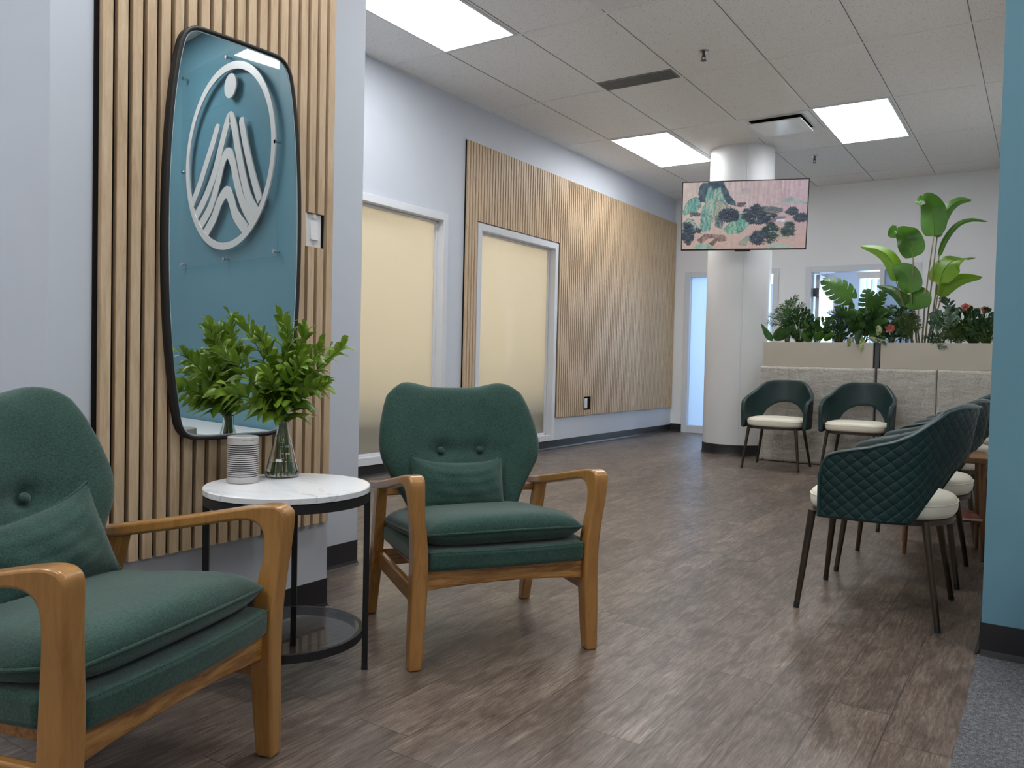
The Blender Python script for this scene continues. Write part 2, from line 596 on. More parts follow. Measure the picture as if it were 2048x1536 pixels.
        if bevel > 0:
            b = ob.modifiers.new('bevel', 'BEVEL')
            b.width = bevel; b.segments = seg; b.limit_method = 'ANGLE'; b.angle_limit = math.radians(35)
            b.harden_normals = False
        if sub:
            sd = ob.modifiers.new('subdiv', 'SUBSURF'); sd.levels = sub; sd.render_levels = sub
        return ob


def tag(o, label=None, cat=None, group=None, kind=None):
    if label: o['label'] = label
    if cat: o['category'] = cat
    if group: o['group'] = group
    if kind: o['kind'] = kind
    return o


def thing(name, label, cat, loc=(0, 0, 0), rz=0.0, group=None):
    o = bpy.data.objects.new(name, None)
    o.empty_display_size = 0.1
    o.location = loc
    o.rotation_euler = (0, 0, rz)
    COL.objects.link(o)
    return tag(o, label, cat, group)


def struct(o):
    o['kind'] = 'structure'
    return o


def struct_root(name):
    o = bpy.data.objects.new(name, None)
    COL.objects.link(o)
    return struct(o)


def dup(root, loc, rz, label, group=None):
    r = root.copy(); COL.objects.link(r)
    r.location = loc; r.rotation_euler = (0, 0, rz)
    r['label'] = label
    if group: r['group'] = group
    for ch in list(root.children):
        c = ch.copy(); COL.objects.link(c); c.parent = r
        for g in ch.children:
            d = g.copy(); COL.objects.link(d); d.parent = c
    return r


def text_geo(mb, body, size, fn, extrude=0.0004, align='CENTER'):
    """letter shapes as mesh; fn maps flat (x, y, z) to a point"""
    cu = bpy.data.curves.new('lettering', 'FONT')
    cu.body = body; cu.size = size; cu.extrude = extrude; cu.align_x = align; cu.align_y = 'CENTER'
    cu.resolution_u = 3
    ob = bpy.data.objects.new('lettering', cu)
    COL.objects.link(ob)
    dg = bpy.context.evaluated_depsgraph_get()
    me = bpy.data.meshes.new_from_object(ob.evaluated_get(dg))
    mb.add([fn(*v.co) for v in me.vertices], [tuple(p.vertices) for p in me.polygons])
    bpy.data.objects.remove(ob); bpy.data.curves.remove(cu); bpy.data.meshes.remove(me)
    return mb


def lerp(tab, x):
    """piecewise linear table [(x, y), ...]"""
    if x <= tab[0][0]: return tab[0][1]
    for (a, b), (c, d) in zip(tab, tab[1:]):
        if x <= c:
            return b + (d - b) * (x - a) / (c - a)
    return tab[-1][1]


def smooth_path(pts, n=6):
    """Catmull-Rom through points"""
    P = [Vector(p) for p in pts]
    P = [P[0] * 2 - P[1]] + P + [P[-1] * 2 - P[-2]]
    out = []
    for i in range(1, len(P) - 2):
        for k in range(n):
            t = k / n
            a, b, c, d = P[i - 1], P[i], P[i + 1], P[i + 2]
            out.append(0.5 * ((2 * b) + (c - a) * t + (2 * a - 5 * b + 4 * c - d) * t * t + (3 * b - a - 3 * c + d) * t ** 3))
    out.append(P[-2])
    return out


# ------------------------------------------------------------------ the room
XR, YN = 4.6, -3.2            # far right side and wall behind the camera
XLL = -4.435

struct(MB().box((XLL - 0.2, YN - 0.2, -0.12), (XB - 0.008, YF + 4.3, 0)).build('floor', M['floor'], smooth=False))
struct(MB().box((XB - 0.008, YN - 0.2, -0.12), (XR + 0.2, YB + 0.05, 0.003)).build('floor_carpet', M['carpet'], smooth=False))
struct(MB().box((XLL - 0.2, YN - 0.2, H), (XR + 0.2, YF + 0.2, H + 0.1)).build('ceiling', M['ceiling'], smooth=False))

# ceiling grid (T-bars)
g = MB()
k = -1
x = GX0
while x < XR:
    g.box((x - 0.0085, YN, H - 0.0035), (x + 0.0085, YF, H + 0.01)); x += GDX
y = GY0 - 6 * GDY
while y < YF:
    if y > YN:
        g.box((XLL, y - 0.0085, H - 0.004), (XR, y + 0.0085, H + 0.01))
    y += GDY
g.box((XLL, YN, H - 0.005), (XLL + 0.02, YF, H)); g.box((XLL, YF - 0.02, H - 0.005), (XB, YF, H))
struct(g.build('trim_1', plain('grid_enamel', (0.82, 0.81, 0.79, 1), 0.45), smooth=False))
g = MB()          # dark strips put in as a painted shadow line beside the bars
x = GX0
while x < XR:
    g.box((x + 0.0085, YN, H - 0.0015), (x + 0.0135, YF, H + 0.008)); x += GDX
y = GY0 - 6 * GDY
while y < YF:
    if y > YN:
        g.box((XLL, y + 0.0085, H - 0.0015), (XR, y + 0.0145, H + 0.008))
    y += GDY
struct(g.build('trim_shadow_line', plain('grid_shadow_line', (0.20, 0.19, 0.18, 1), 0.8), smooth=False))

# left wall with two glazed openings: (y0, y1) outer frame, z 0.10 .. 2.22
W1 = (4.123, 5.596)
W2 = (6.042, 7.515)
ZW0, ZW1 = 0.10, 2.222
g = MB()
TL = 0.14
for a, b, z0, z1 in ((YN, W1[0], 0, H), (W1[0], W1[1], ZW1, H), (W1[0], W1[1], 0, ZW0), (W1[1], W2[0], 0, H), (W2[0], W2[1], ZW1, H), (W2[0], W2[1], 0, ZW0), (W2[1], YF, 0, H)):
    g.box((XLL - TL, a, z0), (XLL, b, z1))
struct(g.build('wall_left', M['wall'], smooth=False))
for i, (a, b) in enumerate((W1, W2)):
    r = struct_root('window_%d' % (i + 1))
    f = MB()
    fw, pr = 0.062, 0.022
    x0, x1 = XLL - TL, XLL + pr
    f.box((x0, a, ZW0), (x1, a + fw, ZW1)); f.box((x0, b - fw, ZW0), (x1, b, ZW1))
    f.box((x0, a + fw, ZW1 - fw), (x1, b - fw, ZW1)); f.box((x0, a + fw, ZW0), (x1, b - fw, ZW0 + fw))
    # inner stop
    s0, s1 = XLL - 0.10, XLL - 0.05
    q = fw + 0.018
    f.box((s0, a + fw, ZW0 + fw), (s1, a + q, ZW1 - fw)); f.box((s0, b - q, ZW0 + fw), (s1, b - fw, ZW1 - fw))
    f.box((s0, a + fw, ZW1 - q), (s1, b - fw, ZW1 - fw)); f.box((s0, a + fw, ZW0 + fw), (s1, b - fw, ZW0 + q))
    f.build('window_frame', M['trim'], r, smooth=False, bevel=0.003)
    MB().box((XLL - 0.083, a + fw, ZW0 + fw), (XLL - 0.073, b - fw, ZW1 - fw)).build('glass_pane', M['frost_warm'], r, smooth=False)

# warm office behind the two panes
g = MB()
XO = -7.6
g.box((XO - 0.1, 3.6, 0), (XO, 8.3, 2.8)); g.box((XO, 3.5, 0), (XLL - TL, 3.6, 2.8)); g.box((XO, 8.3, 0), (XLL - TL, 8.4, 2.8))
g.box((XO, 3.5, 2.8), (XLL - TL, 8.4, 2.9)); g.box((XO, 3.5, -0.1), (XLL - TL - 0.02, 8.4, 0))
struct(g.build('wall_office', M['beige_room'], smooth=False))
struct(MB().box((XLL - TL - 0.55, 3.7, 0), (XLL - TL - 0.06, 8.2, 0.60)).build('pane_shade_block', plain('pane_shade_grey_green', (0.30, 0.36, 0.31, 1), 0.6), smooth=False))  # unseen box added close to the glass to darken the panes' lower part
op = thing('ceiling_light', 'office ceiling panel behind the frosted glass', 'ceiling light', (-6.0, 6.0, 2.79), 0)
MB().box((-0.30, -1.9, -0.012), (0.30, 1.9, 0.0)).build('diffuser', emit('office_led', (1.0, 0.93, 0.82), 18.0), op, smooth=False)

# pillar (main block and the set-back block behind it)
YP0, YP1 = 1.114, 2.140
struct(MB().box((XLL - 0.05, YP0, 0), (XP, YP1, H)).build('wall_pillar', M['wall'], smooth=False))
XS, YS1 = -2.610, 2.677
struct(MB().box((XLL - 0.05, YP1 - 0.05, 0), (XS, YS1, H)).build('wall_return', M['wall'], smooth=False))

# far wall with two openings
DA = (-4.262, -2.965)
DB = (-2.628, -1.284)
ZD = 2.250
g = MB()
for a, b, z0, z1 in ((XLL, DA[0], 0, H), (DA[0], DA[1], ZD, H), (DA[1], DB[0], 0, H), (DB[0], DB[1], ZD, H), (DB[1], XB + 0.1, 0, H)):
    g.box((a, YF, z0), (b, YF + 0.14, z1))
struct(g.build('wall_far', M['wall_white'], smooth=False))


def far_frame(name, a, b, mull):
    r = struct_root(name)
    f = MB()
    fw = 0.075
    y0, y1 = YF - 0.022, YF + 0.15
    f.box((a, y0, 0), (a + fw, y1, ZD)); f.box((b - fw, y0, 0), (b, y1, ZD)); f.box((a + fw, y0, ZD - fw), (b - fw, y1, ZD))
    for m in mull:
        f.box((m - 0.027, y0, 0), (m + 0.027, y1, ZD - fw))
    f.build('door_frame', M['trim'], r, smooth=False, bevel=0.003)
    return r, fw


rA, fw = far_frame('door_1', DA[0], DA[1], [-3.62])
f = MB()
f.box((DA[0] + fw, YF - 0.012, 0), (-3.647, YF + 0.10, 0.10))
f.build('sill_rail', M['trim'], rA, smooth=False)
MB().box((DA[0] + fw, YF + 0.05, 0.10), (-3.647, YF + 0.06, ZD - fw)).build('glass_pane', M['frost_blue'], rA, smooth=False)
rB, fw = far_frame('door_2', DB[0], DB[1], [-1.712])
f = MB()
f.box((-1.685, YF - 0.012, 0), (DB[1] - fw, YF + 0.10, 0.10))
f.build('sill_rail', M['trim'], rB, smooth=False)
MB().box((-1.685, YF + 0.05, 0.10), (DB[1] - fw, YF + 0.06, ZD - fw)).build('glass_pane', M['frost_blue'], rB, smooth=False)
# open door leaf, swung into the back room, with its hinge
lf = MB().box((DB[0] + fw + 0.020, YF + 0.16, 0.01), (DB[0] + fw + 0.064, YF + 1.00, ZD - fw - 0.01)).build('door_leaf', plain('door_laminate', (0.74, 0.73, 0.76, 1), 0.4), rB, smooth=False, bevel=0.002)
for hz in (0.3, 1.1, 1.93):
    MB().box((DB[0] + fw + 0.004, YF + 0.100, hz - 0.055), (DB[0] + fw + 0.075, YF + 0.158, hz + 0.055)).build('hinge', M['dark_steel'], lf, smooth=False)

# back room: walls, window with vertical blinds
YBK = 13.6
WX0, WX1, WZ0, WZ1 = -2.46, -0.9, 0.75, 2.42
WA0, WA1 = -4.25, -3.15
g = MB()
for a, b, z0, z1 in ((-4.9, WA0, 0, 2.9), (WA0, WA1, 0, 0.75), (WA0, WA1, 2.40, 2.9), (WA1, WX0, 0, 2.9), (WX0, WX1, 0, WZ0), (WX0, WX1, WZ1, 2.9), (WX1, 0.5, 0, 2.9)):
    g.box((a, YBK, z0), (b, YBK + 0.12, z1))
g.box((-5.0, YF + 0.14, 0), (-4.9, YBK, 2.9)); g.box((0.5, YF + 0.14, 0), (0.6, YBK, 2.9))
g.box((-3.06, YF + 0.9, 0), (-2.98, YBK, 2.9))
g.box((-5.0, YF + 0.14, 2.9), (0.6, YBK + 0.12, 3.0))
struct(g.build('wall_back_room', M['lavender'], smooth=False))
struct(MB().box((-5.0, YF + 0.10, -0.12), (0.6, YBK, 0.002)).build('floor_back_room', plain('back_room_floor', (0.35, 0.34, 0.36, 1), 0.4), smooth=False))
for i, (a, b, z0, z1) in enumerate(((WX0, WX1, WZ0, WZ1), (WA0, WA1, 0.75, 2.40))):
    r = struct_root('window_%d' % (3 + i))
    f = MB()
    for p, q in (((a, z0), (a + 0.05, z1)), ((b - 0.05, z0), (b, z1)), ((a, z1 - 0.05), (b, z1)), ((a, z0), (b, z0 + 0.05))):
        f.box((p[0], YBK - 0.01, p[1]), (q[0], YBK + 0.10, q[1]))
    f.build('window_frame', M['trim'], r, smooth=False)
    MB().box((a, YBK + 0.05, z0), (b, YBK + 0.056, z1)).build('glass_pane', M['acrylic'], r, smooth=False)
    if i == 0:
        # shop lettering on the pane, read from behind
        for ch, px, py in (('E', -2.235, 2.255), ('L', -2.115, 2.255)):
            text_geo(t := MB(), ch, 0.115, lambda X, Y, Z, px=px, py=py: (px - X, YBK + 0.044 + Z, py + Y), 0.001)
            t.build('window_letter', M['grey_print'], r, smooth=False)
bl = thing('vertical_blind', 'pale vertical blind on the back room window, seen past the monstera', 'blind', (0, YBK - 0.07, 0))
f = MB().box((WX0 - 0.03, -0.05, WZ1 - 0.06), (WX1 + 0.03, 0.03, WZ1 + 0.10))
f.build('header', M['peach'], bl, smooth=False)
f = MB()
x = WX0 + 0.02
while x < WX1:
    m = Matrix.Translation((x, 0, 0)) @ Matrix.Rotation(0.95, 4, 'Z')
    f.box((-0.045, -0.001, WZ0 - 0.05), (0.045, 0.001, WZ1 - 0.06), m)
    x += 0.095
f.build('vane', M['blind'], bl, smooth=False)
# daylight through the two back windows
for a, b, z0, z1, pw in ((WX0, WX1, WZ0, WZ1, 120), (WA0, WA1, 0.75, 2.40, 230)):
    ld = bpy.data.lights.new('window_daylight', 'AREA')
    ld.shape = 'RECTANGLE'; ld.size = b - a; ld.size_y = z1 - z0
    ld.energy = pw; ld.color = (0.66, 0.83, 1.0)
    lo = bpy.data.objects.new('window_daylight', ld)
    lo.location = ((a + b) / 2, YBK + 0.25, (z0 + z1) / 2); lo.rotation_euler = (-PI / 2, 0, 0)
    COL.objects.link(lo)

# blue wall block on the right, near walls behind the camera
struct(MB().box((XB, YB, 0), (XR, YB + 0.16, H)).build('wall_blue', M['blue'], smooth=False))
struct(MB().box((XB, YB + 0.16, 0), (XB + 0.3, YF + 0.14, H)).build('wall_waiting', M['wall_white'], smooth=False))  # hidden side made white to bounce light into the far zone
struct(MB().box((XR, YN - 0.2, 0), (XR + 0.2, YB + 0.2, H)).build('wall_right', M['wall_white'], smooth=False))
struct(MB().box((XLL - 0.2, YN - 0.2, 0), (XR + 0.2, YN, H)).build('wall_near', M['wall_white'], smooth=False))

# baseboards: cove profile
def baseboard(name, p, q, nrm, h=0.112):
    p, q, nrm = Vector(p), Vector(q), Vector(nrm)
    prof = [(0.0, h), (0.004, h), (0.004, 0.022), (0.009, 0.008), (0.018, 0.001), (0.0, 0.001)]
    mb = MB()
    n = len(prof)
    o = mb.add([p + nrm * a + Vector((0, 0, b)) for a, b in prof] + [q + nrm * a + Vector((0, 0, b)) for a, b in prof], [])
    for k in range(n):
        k2 = (k + 1) % n
        mb.f.append((o + k, o + k2, o + n + k2, o + n + k))
    mb.f.append(tuple(o + k for k in range(n))); mb.f.append(tuple(o + n + k for k in reversed(range(n))))
    return struct(mb.build(name, M['black_base'], smooth=False))


baseboard('baseboard_left', (XLL, YS1, 0), (XLL, YF, 0), (1, 0, 0), 0.098)
baseboard('baseboard_far', (XLL, YF, 0), (DA[0], YF, 0), (0, -1, 0))
baseboard('baseboard_far', (DA[1], YF, 0), (DB[0], YF, 0), (0, -1, 0))
baseboard('baseboard_far', (DB[1], YF, 0), (XB, YF, 0), (0, -1, 0))
baseboard('baseboard_pillar', (XP, YP0, 0), (XP, YP1, 0), (1, 0, 0))
baseboard('baseboard_pillar', (XLL, YP0, 0), (XP, YP0, 0), (0, -1, 0))
baseboard('baseboard_pillar', (XP, YP1, 0), (XS, YP1, 0), (0, 1, 0))
baseboard('baseboard_return', (XS, YP1, 0), (XS, YS1, 0), (1, 0, 0))
baseboard('baseboard_return', (XS, YS1, 0), (XLL, YS1, 0), (0, 1, 0))
baseboard('baseboard_blue', (XB, YB, 0), (XR, YB, 0), (0, -1, 0))
baseboard('baseboard_blue', (XB, YB, 0), (XB, YF, 0), (-1, 0, 0))

# round column
CX, CY, CR = -2.82, 8.69, 0.337
g = MB()
g.lathe([(CR, 0.0), (CR, H)], (CX, CY, 0), 96, False, False)
struct(g.build('wall_column', M['column']))
g = MB()
g.lathe([(CR + 0.018, 0.001), (CR + 0.009, 0.008), (CR + 0.004, 0.022), (CR + 0.004, 0.112), (CR, 0.112)], (CX, CY, 0), 96, False, False)
struct(g.build('baseboard_column', M['black_base']))


# ------------------------------------------------------------------ things on the walls and ceiling
def slat_panel(name, label, X, y0, y1, z0, z1, depth, holes, pitch=0.0445, wid=0.0295):
    r = thing(name, label, 'wall panel', (X, (y0 + y1) / 2, z0))
    ym = (y0 + y1) / 2
    b = MB()
    # backing felt, cut around the holes
    ys = sorted({y0, y1} | {h[0] for h in holes} | {h[1] for h in holes})
    for a, c in zip(ys, ys[1:]):
        a, c = max(a, y0), min(c, y1)
        zz = [(z0, z1)]
        for h in holes:
            if a >= h[0] - 1e-6 and c <= h[1] + 1e-6 and not (len(h) > 4 and h[4]):
                zz = [(z0, h[2]), (h[3], z1)] if h[2] > z0 else [(h[3], z1)]
        for p, q in zz:
            if c > a + 1e-6:
                b.box((0.001, a - ym, p - z0), (0.008, c - ym, q - z0))
    b.build('backing_felt', M['felt'], r, smooth=False)
    f = MB()
    y = y0 + 0.012
    while y + wid <= y1 + 0.004:
        segs = [(z0, z1)]
        for h in holes:
            if y + wid > h[0] and y < h[1]:
                segs = [(z0, h[2]), (h[3], z1)] if h[2] > z0 else [(h[3], z1)]
        for p, q in segs:
            f.box((0.008, y - ym, p - z0), (depth, y + wid - ym, q - z0))
        y += pitch
    f.build('slat', M['oak'], r, smooth=False)
    return r


slat_panel('slat_panel', 'tall vertical oak slat panel on the near pillar behind the mirror', XP, 1.232, 2.128, 0.335, H - 0.02, 0.026,
           [(1.994, 2.082, 1.344, 1.466, True)])
slat_panel('slat_panel', 'long oak slat panel on the left wall around a frosted window', XLL, 5.845, YF - 0.01, 0.345, 2.94, 0.024,
           [(W2[0] - 0.012, W2[1] + 0.012, 0.2, ZW1 + 0.012), (8.20, 8.31, 0.40, 0.555, True)])

# light switch in the cut-out
r = thing('light_switch', 'white rocker light switch set in the near slat panel', 'light switch', (XP + 0.0085, 2.034, 1.405))
MB().box((0, -0.037, -0.060), (0.007, 0.037, 0.060)).build('cover_plate', M['white_plastic'], r, bevel=0.003)
MB().strip_solid([(0.008, -0.017, -0.034), (0.008, -0.017, 0.034)], [(0.008, 0.017, -0.034), (0.008, 0.017, 0.034)],
                 [Vector((0.006, 0, 0)), Vector((-0.001, 0, 0))], Vector((-0.004, 0, 0))).build('rocker', M['white_plastic'], r, smooth=False)
for z in (-0.050, 0.050):
    m = MB(); m.tube([(0.006, 0, z), (0.008, 0, z)], 0.0025); m.build('screw', M['steel'], r)
m = MB(); m.box((0.0069, -0.010, 0.0405), (0.0073, -0.003, 0.0425)); m.box((0.0069, 0.003, 0.0405), (0.0073, 0.010, 0.0425)); m.box((0.0069, -0.0004, 0.039), (0.0073, 0.0004, 0.044)); m.build('printed_mark', M['grey_print'], r, smooth=False)
r = thing('wall_outlet', 'white wall outlet set low in the long slat panel', 'outlet', (XLL + 0.0085, 8.235, 0.478))
MB().box((0, -0.034, -0.058), (0.006, 0.034, 0.058)).build('cover_plate', M['white_plastic'], r, bevel=0.002)
for z in (-0.022, 0.022):
    MB().box((0.005, -0.016, z - 0.014), (0.009, 0.016, z + 0.014)).build('socket', M['white_plastic'], r, bevel=0.002)

# mirror: barrel shaped, hangs a few degrees off the panel
MY, MZ = 1.663, 1.313
MT = math.radians(5.0)
mir = thing('wall_mirror', 'tall barrel shaped wall mirror in a thin black frame', 'mirror', (-2.165 + math.sin(MT) * -0.057, 1.663, MZ), 0)
mir.rotation_euler = (0, 0, -MT)
half = [(0.680, 0.0), (0.6815, 0.120), (0.690, 0.160), (0.705, 0.181), (0.735, 0.197), (0.80, 0.2085), (0.90, 0.222), (1.0, 0.232), (1.12, 0.2395), (1.25, 0.2435),
        (1.38, 0.2440), (1.50, 0.2415), (1.60, 0.2365), (1.70, 0.229), (1.80, 0.217), (1.86, 0.2065), (1.90, 0.196), (1.925, 0.181), (1.940, 0.160), (1.9465, 0.128), (1.948, 0.0)]
right = smooth_path([(w, 0, z - MZ) for z, w in half], 3)
loop = [(p.x, p.z) for p in right] + [(-p.x, p.z) for p in reversed(right[1:-1])]


def inset(lp, d):
    n = len(lp); out = []
    for i in range(n):
        a, b, c = Vector(lp[i - 1]), Vector(lp[i]), Vector(lp[(i + 1) % n])
        t = (c - a).normalized()
        out.append(b + Vector((-t.y, t.x)) * d)
    return out


fr = MB()
sec = [(0.0, -0.024), (0.0, 0.004), (0.003, 0.0075), (0.0075, 0.0085), (0.012, 0.007), (0.0135, 0.002), (0.0135, -0.024)]
rows = [[(h_, p[0], p[1]) for p in inset(loop, d)] for d, h_ in sec]
fr.grid(rows, closed_v=True, closed_u=True)
fr.build('frame', M['black_metal'], mir, angle=60)
gl = MB()
ins = inset(loop, 0.0125)
gl.add([(0.0, p[0], p[1]) for p in ins], [tuple(range(len(ins)))])
gl.build('mirror_glass', M['mirror'], mir, smooth=False)
eg = MB()
i2 = inset(loop, 0.0165)
eg.grid([[(0.0012, p[0], p[1]) for p in inset(loop, 0.0128)], [(0.0004, p[0], p[1]) for p in i2]], closed_v=True)
eg.build('bevelled_edge', M['mirror_edge'], mir, smooth=False)
bk = MB()
bk.prism([tuple(p) for p in inset(loop, 0.004)], -0.022, -0.004, lambda a, b, c: (c, a, b))
bk.build('backing_board', M['black_plastic'], mir, smooth=False)
for z in (-0.44, 0.44):
    MB().box((-0.060, 0.03, z - 0.02), (-0.02, 0.09, z + 0.02)).build('hanger', M['black_metal'], mir, smooth=False)

# acrylic sign with raised emblem on the blue wall (seen in the mirror)
sg = thing('acrylic_sign', 'clear acrylic wall sign with raised silver mountain emblem, seen in the mirror', 'sign', (0.70, YB, 2.32))
_n = Vector((math.cos(MT), -math.sin(MT), 0))
_m0 = Vector((-2.165, 1.72, 1.3))


def sign_pt(x, y, off=0.045):
    """mirror image at a photograph pixel traced back to the sign plane"""
    d = C_D + C_R * ((x - 1024) / F_PX) - C_U * ((y - 768) / F_PX)
    p = C_O + d * ((_m0 - C_O).dot(_n) / d.dot(_n))
    q = d - _n * (2 * d.dot(_n))
    e = p + q * ((YB - off - p.y) / q.y)
    return (e.x - 0.70, e.z - 2.32)


K1 = 0.36453
sp_ = lambda x, y: sign_pt(x * K1, y * K1)
PX0, PX1, PZ0, PZ1 = -0.69, 0.70, -0.74, 0.70
pl_ = MB().box((PX0, -0.036, PZ0), (PX1, -0.030, PZ1))
pl_.build('acrylic_plate', M['acrylic'], sg, smooth=False)
for x in (PX0 + 0.03, (PX0 + PX1) / 2, PX1 - 0.03):
    for z in (PZ0 + 0.03, (PZ0 + PZ1) / 2, PZ1 - 0.03):
        if abs(x - (PX0 + PX1) / 2) < 0.01 and abs(z - (PZ0 + PZ1) / 2) < 0.01:
            continue
        m = MB()
        m.tube([(x, 0, z), (x, -0.030, z)], 0.008, 12); m.tube([(x, -0.036, z), (x, -0.046, z)], 0.013, 16)
        m.build('standoff', M['steel'], sg)
y0_, y1_ = -0.046, -0.0362
circ = [sign_pt(372, 335), sign_pt(551, 285), sign_pt(480, 119), sign_pt(437, 505)]
ccx = (circ[0][0] + circ[1][0]) / 2; ccz = (circ[2][1] + circ[3][1]) / 2 + 0.012
cr_ = ((circ[0][0] - circ[1][0]) + (circ[2][1] - circ[3][1])) / 4
m = MB()
N_ = 96
rows = [[(ccx + rr * math.cos(2 * PI * k / N_), yy, ccz + rr * math.sin(2 * PI * k / N_)) for k in range(N_)]
        for rr, yy in ((cr_, y1_), (cr_, y0_), (cr_ - 0.050, y0_), (cr_ - 0.050, y1_))]
m.grid(rows, closed_v=True, closed_u=True)
m.build('ring', M['sign_face'], sg, smooth=False)
dx, dz = sign_pt(460.5, 171.5)
m = MB(); m.prism([(dx + 0.082 * math.cos(2 * PI * k / 48), dz + 0.082 * math.sin(2 * PI * k / 48)) for k in range(48)], y0_, y1_, lambda a, b, c: (a, c, b))
m.build('dot', M['sign_face'], sg, smooth=False)


def emblem_line(name, pts, w, lay):
    y0_ = -0.046 + 0.0009 * lay
    P = smooth_path([Vector((*sp_(x, y), 0)) for x, y in pts], 6)
    L, Rr = [], []
    for i, p in enumerate(P):
        t = (P[min(i + 1, len(P) - 1)] - P[max(i - 1, 0)]).normalized()
        nn = Vector((-t.y, t.x, 0)) * (w / 2)
        L.append(p + nn); Rr.append(p - nn)
    t0 = (P[1] - P[0]).normalized()
    a0 = math.atan2(t0.y, t0.x)
    cap0 = [P[0] + Vector((math.cos(a0 + PI / 2 + PI * k / 8), math.sin(a0 + PI / 2 + PI * k / 8), 0)) * (w / 2) for k in range(1, 8)]
    mb = MB()
    A = [Vector((p.x, y0_, p.y)) for p in L]; B = [Vector((p.x, y0_, p.y)) for p in Rr]
    mb.strip_solid(A, B, Vector((0, 0, 0)), Vector((0, y1_ - y0_, 0)))
    mb.prism([(p.x, p.y) for p in [L[0]] + cap0 + [Rr[0]]], y0_, y1_, lambda a, b, c: (a, c, b))
    return mb.build(name, M['sign_face'], sg, smooth=False)


emblem_line('emblem_stroke', [(1190, 705), (1165, 790), (1130, 900), (1095, 1010), (1050, 1130)], 0.066, 2)
emblem_line('emblem_stroke', [(1325, 668), (1342, 770), (1368, 890), (1395, 1000), (1424, 1100)], 0.066, 1)
emblem_line('emblem_stroke', [(1072, 1190), (1125, 1085), (1175, 950), (1212, 800), (1240, 690), (1262, 640), (1284, 700), (1300, 800), (1328, 950), (1360, 1080), (1402, 1165)], 0.074, 3)
emblem_line('emblem_stroke', [(1098, 1235), (1150, 1140), (1190, 1010), (1218, 890), (1248, 838), (1274, 890), (1298, 1005), (1328, 1110), (1380, 1215)], 0.074, 4)
emblem_line('emblem_stroke', [(1122, 1285), (1170, 1195), (1202, 1105), (1240, 1052), (1266, 1100), (1290, 1180), (1345, 1262)], 0.080, 5)


# ceiling: light panels, vent, diffusers, sprinklers
def ceiling_light(ix, y0, y1, label, x0=None):
    x0 = GX0 + ix * GDX if x0 is None else x0
    x1 = x0 + GDX
    r = thing('ceiling_light', label, 'ceiling light', ((x0 + x1) / 2, (y0 + y1) / 2, H), 0, 'recessed ceiling panels')
    hx, hy = (x1 - x0) / 2 - 0.012, (y1 - y0) / 2 - 0.012
    f = MB(); e = 0.020
    f.box((-hx, -hy, -0.010), (-hx + e, hy, 0)); f.box((hx - e, -hy, -0.010), (hx, hy, 0))
    f.box((-hx + e, -hy, -0.010), (hx - e, -hy + e, 0)); f.box((-hx + e, hy - e, -0.010), (hx - e, hy, 0))
    f.build('frame', M['trim'], r, smooth=False)
    MB().box((-hx + e, -hy + e, -0.007), (hx - e, hy - e, -0.002)).build('diffuser', M['led'], r, smooth=False)


ceiling_light(0, GY0 - GDY, GY0, 'bright ceiling light panel nearest the pillar, cut by the top of the photo')
ceiling_light(0, GY0 + 2 * GDY, GY0 + 3 * GDY, 'bright ceiling light panel just left of the column')
ceiling_light(3, GY0 + 2 * GDY - 0.05, GY0 + 3 * GDY - 0.05, 'bright ceiling light panel right of the column')
ceiling_light(3, GY0 - GDY, GY0, 'ceiling light panel above the photo over the waiting chairs')
ceiling_light(0, 1.35 - 2 * GDY, 1.35 - GDY, 'ceiling light panel behind the camera on the left')
ceiling_light(3, 1.35 - 2 * GDY, 1.35 - GDY, 'ceiling light panel behind the camera over the walkway')
ceiling_light(3, GY0 - 3 * GDY, GY0 - 2 * GDY, 'unseen ceiling light panel added over the two armchairs')  # extra panel added out of view to brighten the near zone
ceiling_light(0, 1.345, 2.71, 'ceiling light panel seen mirrored in the sign plate', x0=0.72)
ceiling_light(0, -1.4, -0.035, 'ceiling light panel over the desk behind the camera', x0=2.1)

r = thing('return_vent', 'grey linear return vent in the ceiling', 'vent', ((GX0 + GDX + GX0 + 2 * GDX) / 2, 6.105, H))
hx, hy = GDX / 2 - 0.012, 0.100
f = MB(); e = 0.008
f.box((-hx, -hy, -0.008), (-hx + e, hy, 0)); f.box((hx - e, -hy, -0.008), (hx, hy, 0)); f.box((-hx + e, -hy, -0.008), (hx - e, -hy + e, 0)); f.box((-hx + e, hy - e, -0.008), (hx - e, hy, 0))
f.build('frame', M['grey_plastic'], r, smooth=False)
f = MB()
for k in range(46):
    x = -hx + e + (k + 0.5) * (2 * hx - 2 * e) / 46
    f.box((x - 0.0035, -hy + e, -0.007), (x + 0.0035, hy - e, 0))
for k in range(11):
    y = -hy + e + (k + 0.5) * (2 * hy - 2 * e) / 11
    f.box((-hx + e, y - 0.002, -0.006), (hx - e, y + 0.002, 0))
f.build('grille', plain('vent_grey', (0.16, 0.165, 0.155, 1), 0.5), r, smooth=False)
MB().box((-hx, -hy, -0.0015), (hx, hy, -0.0005)).build('dark_duct', M['felt'], r, smooth=False)


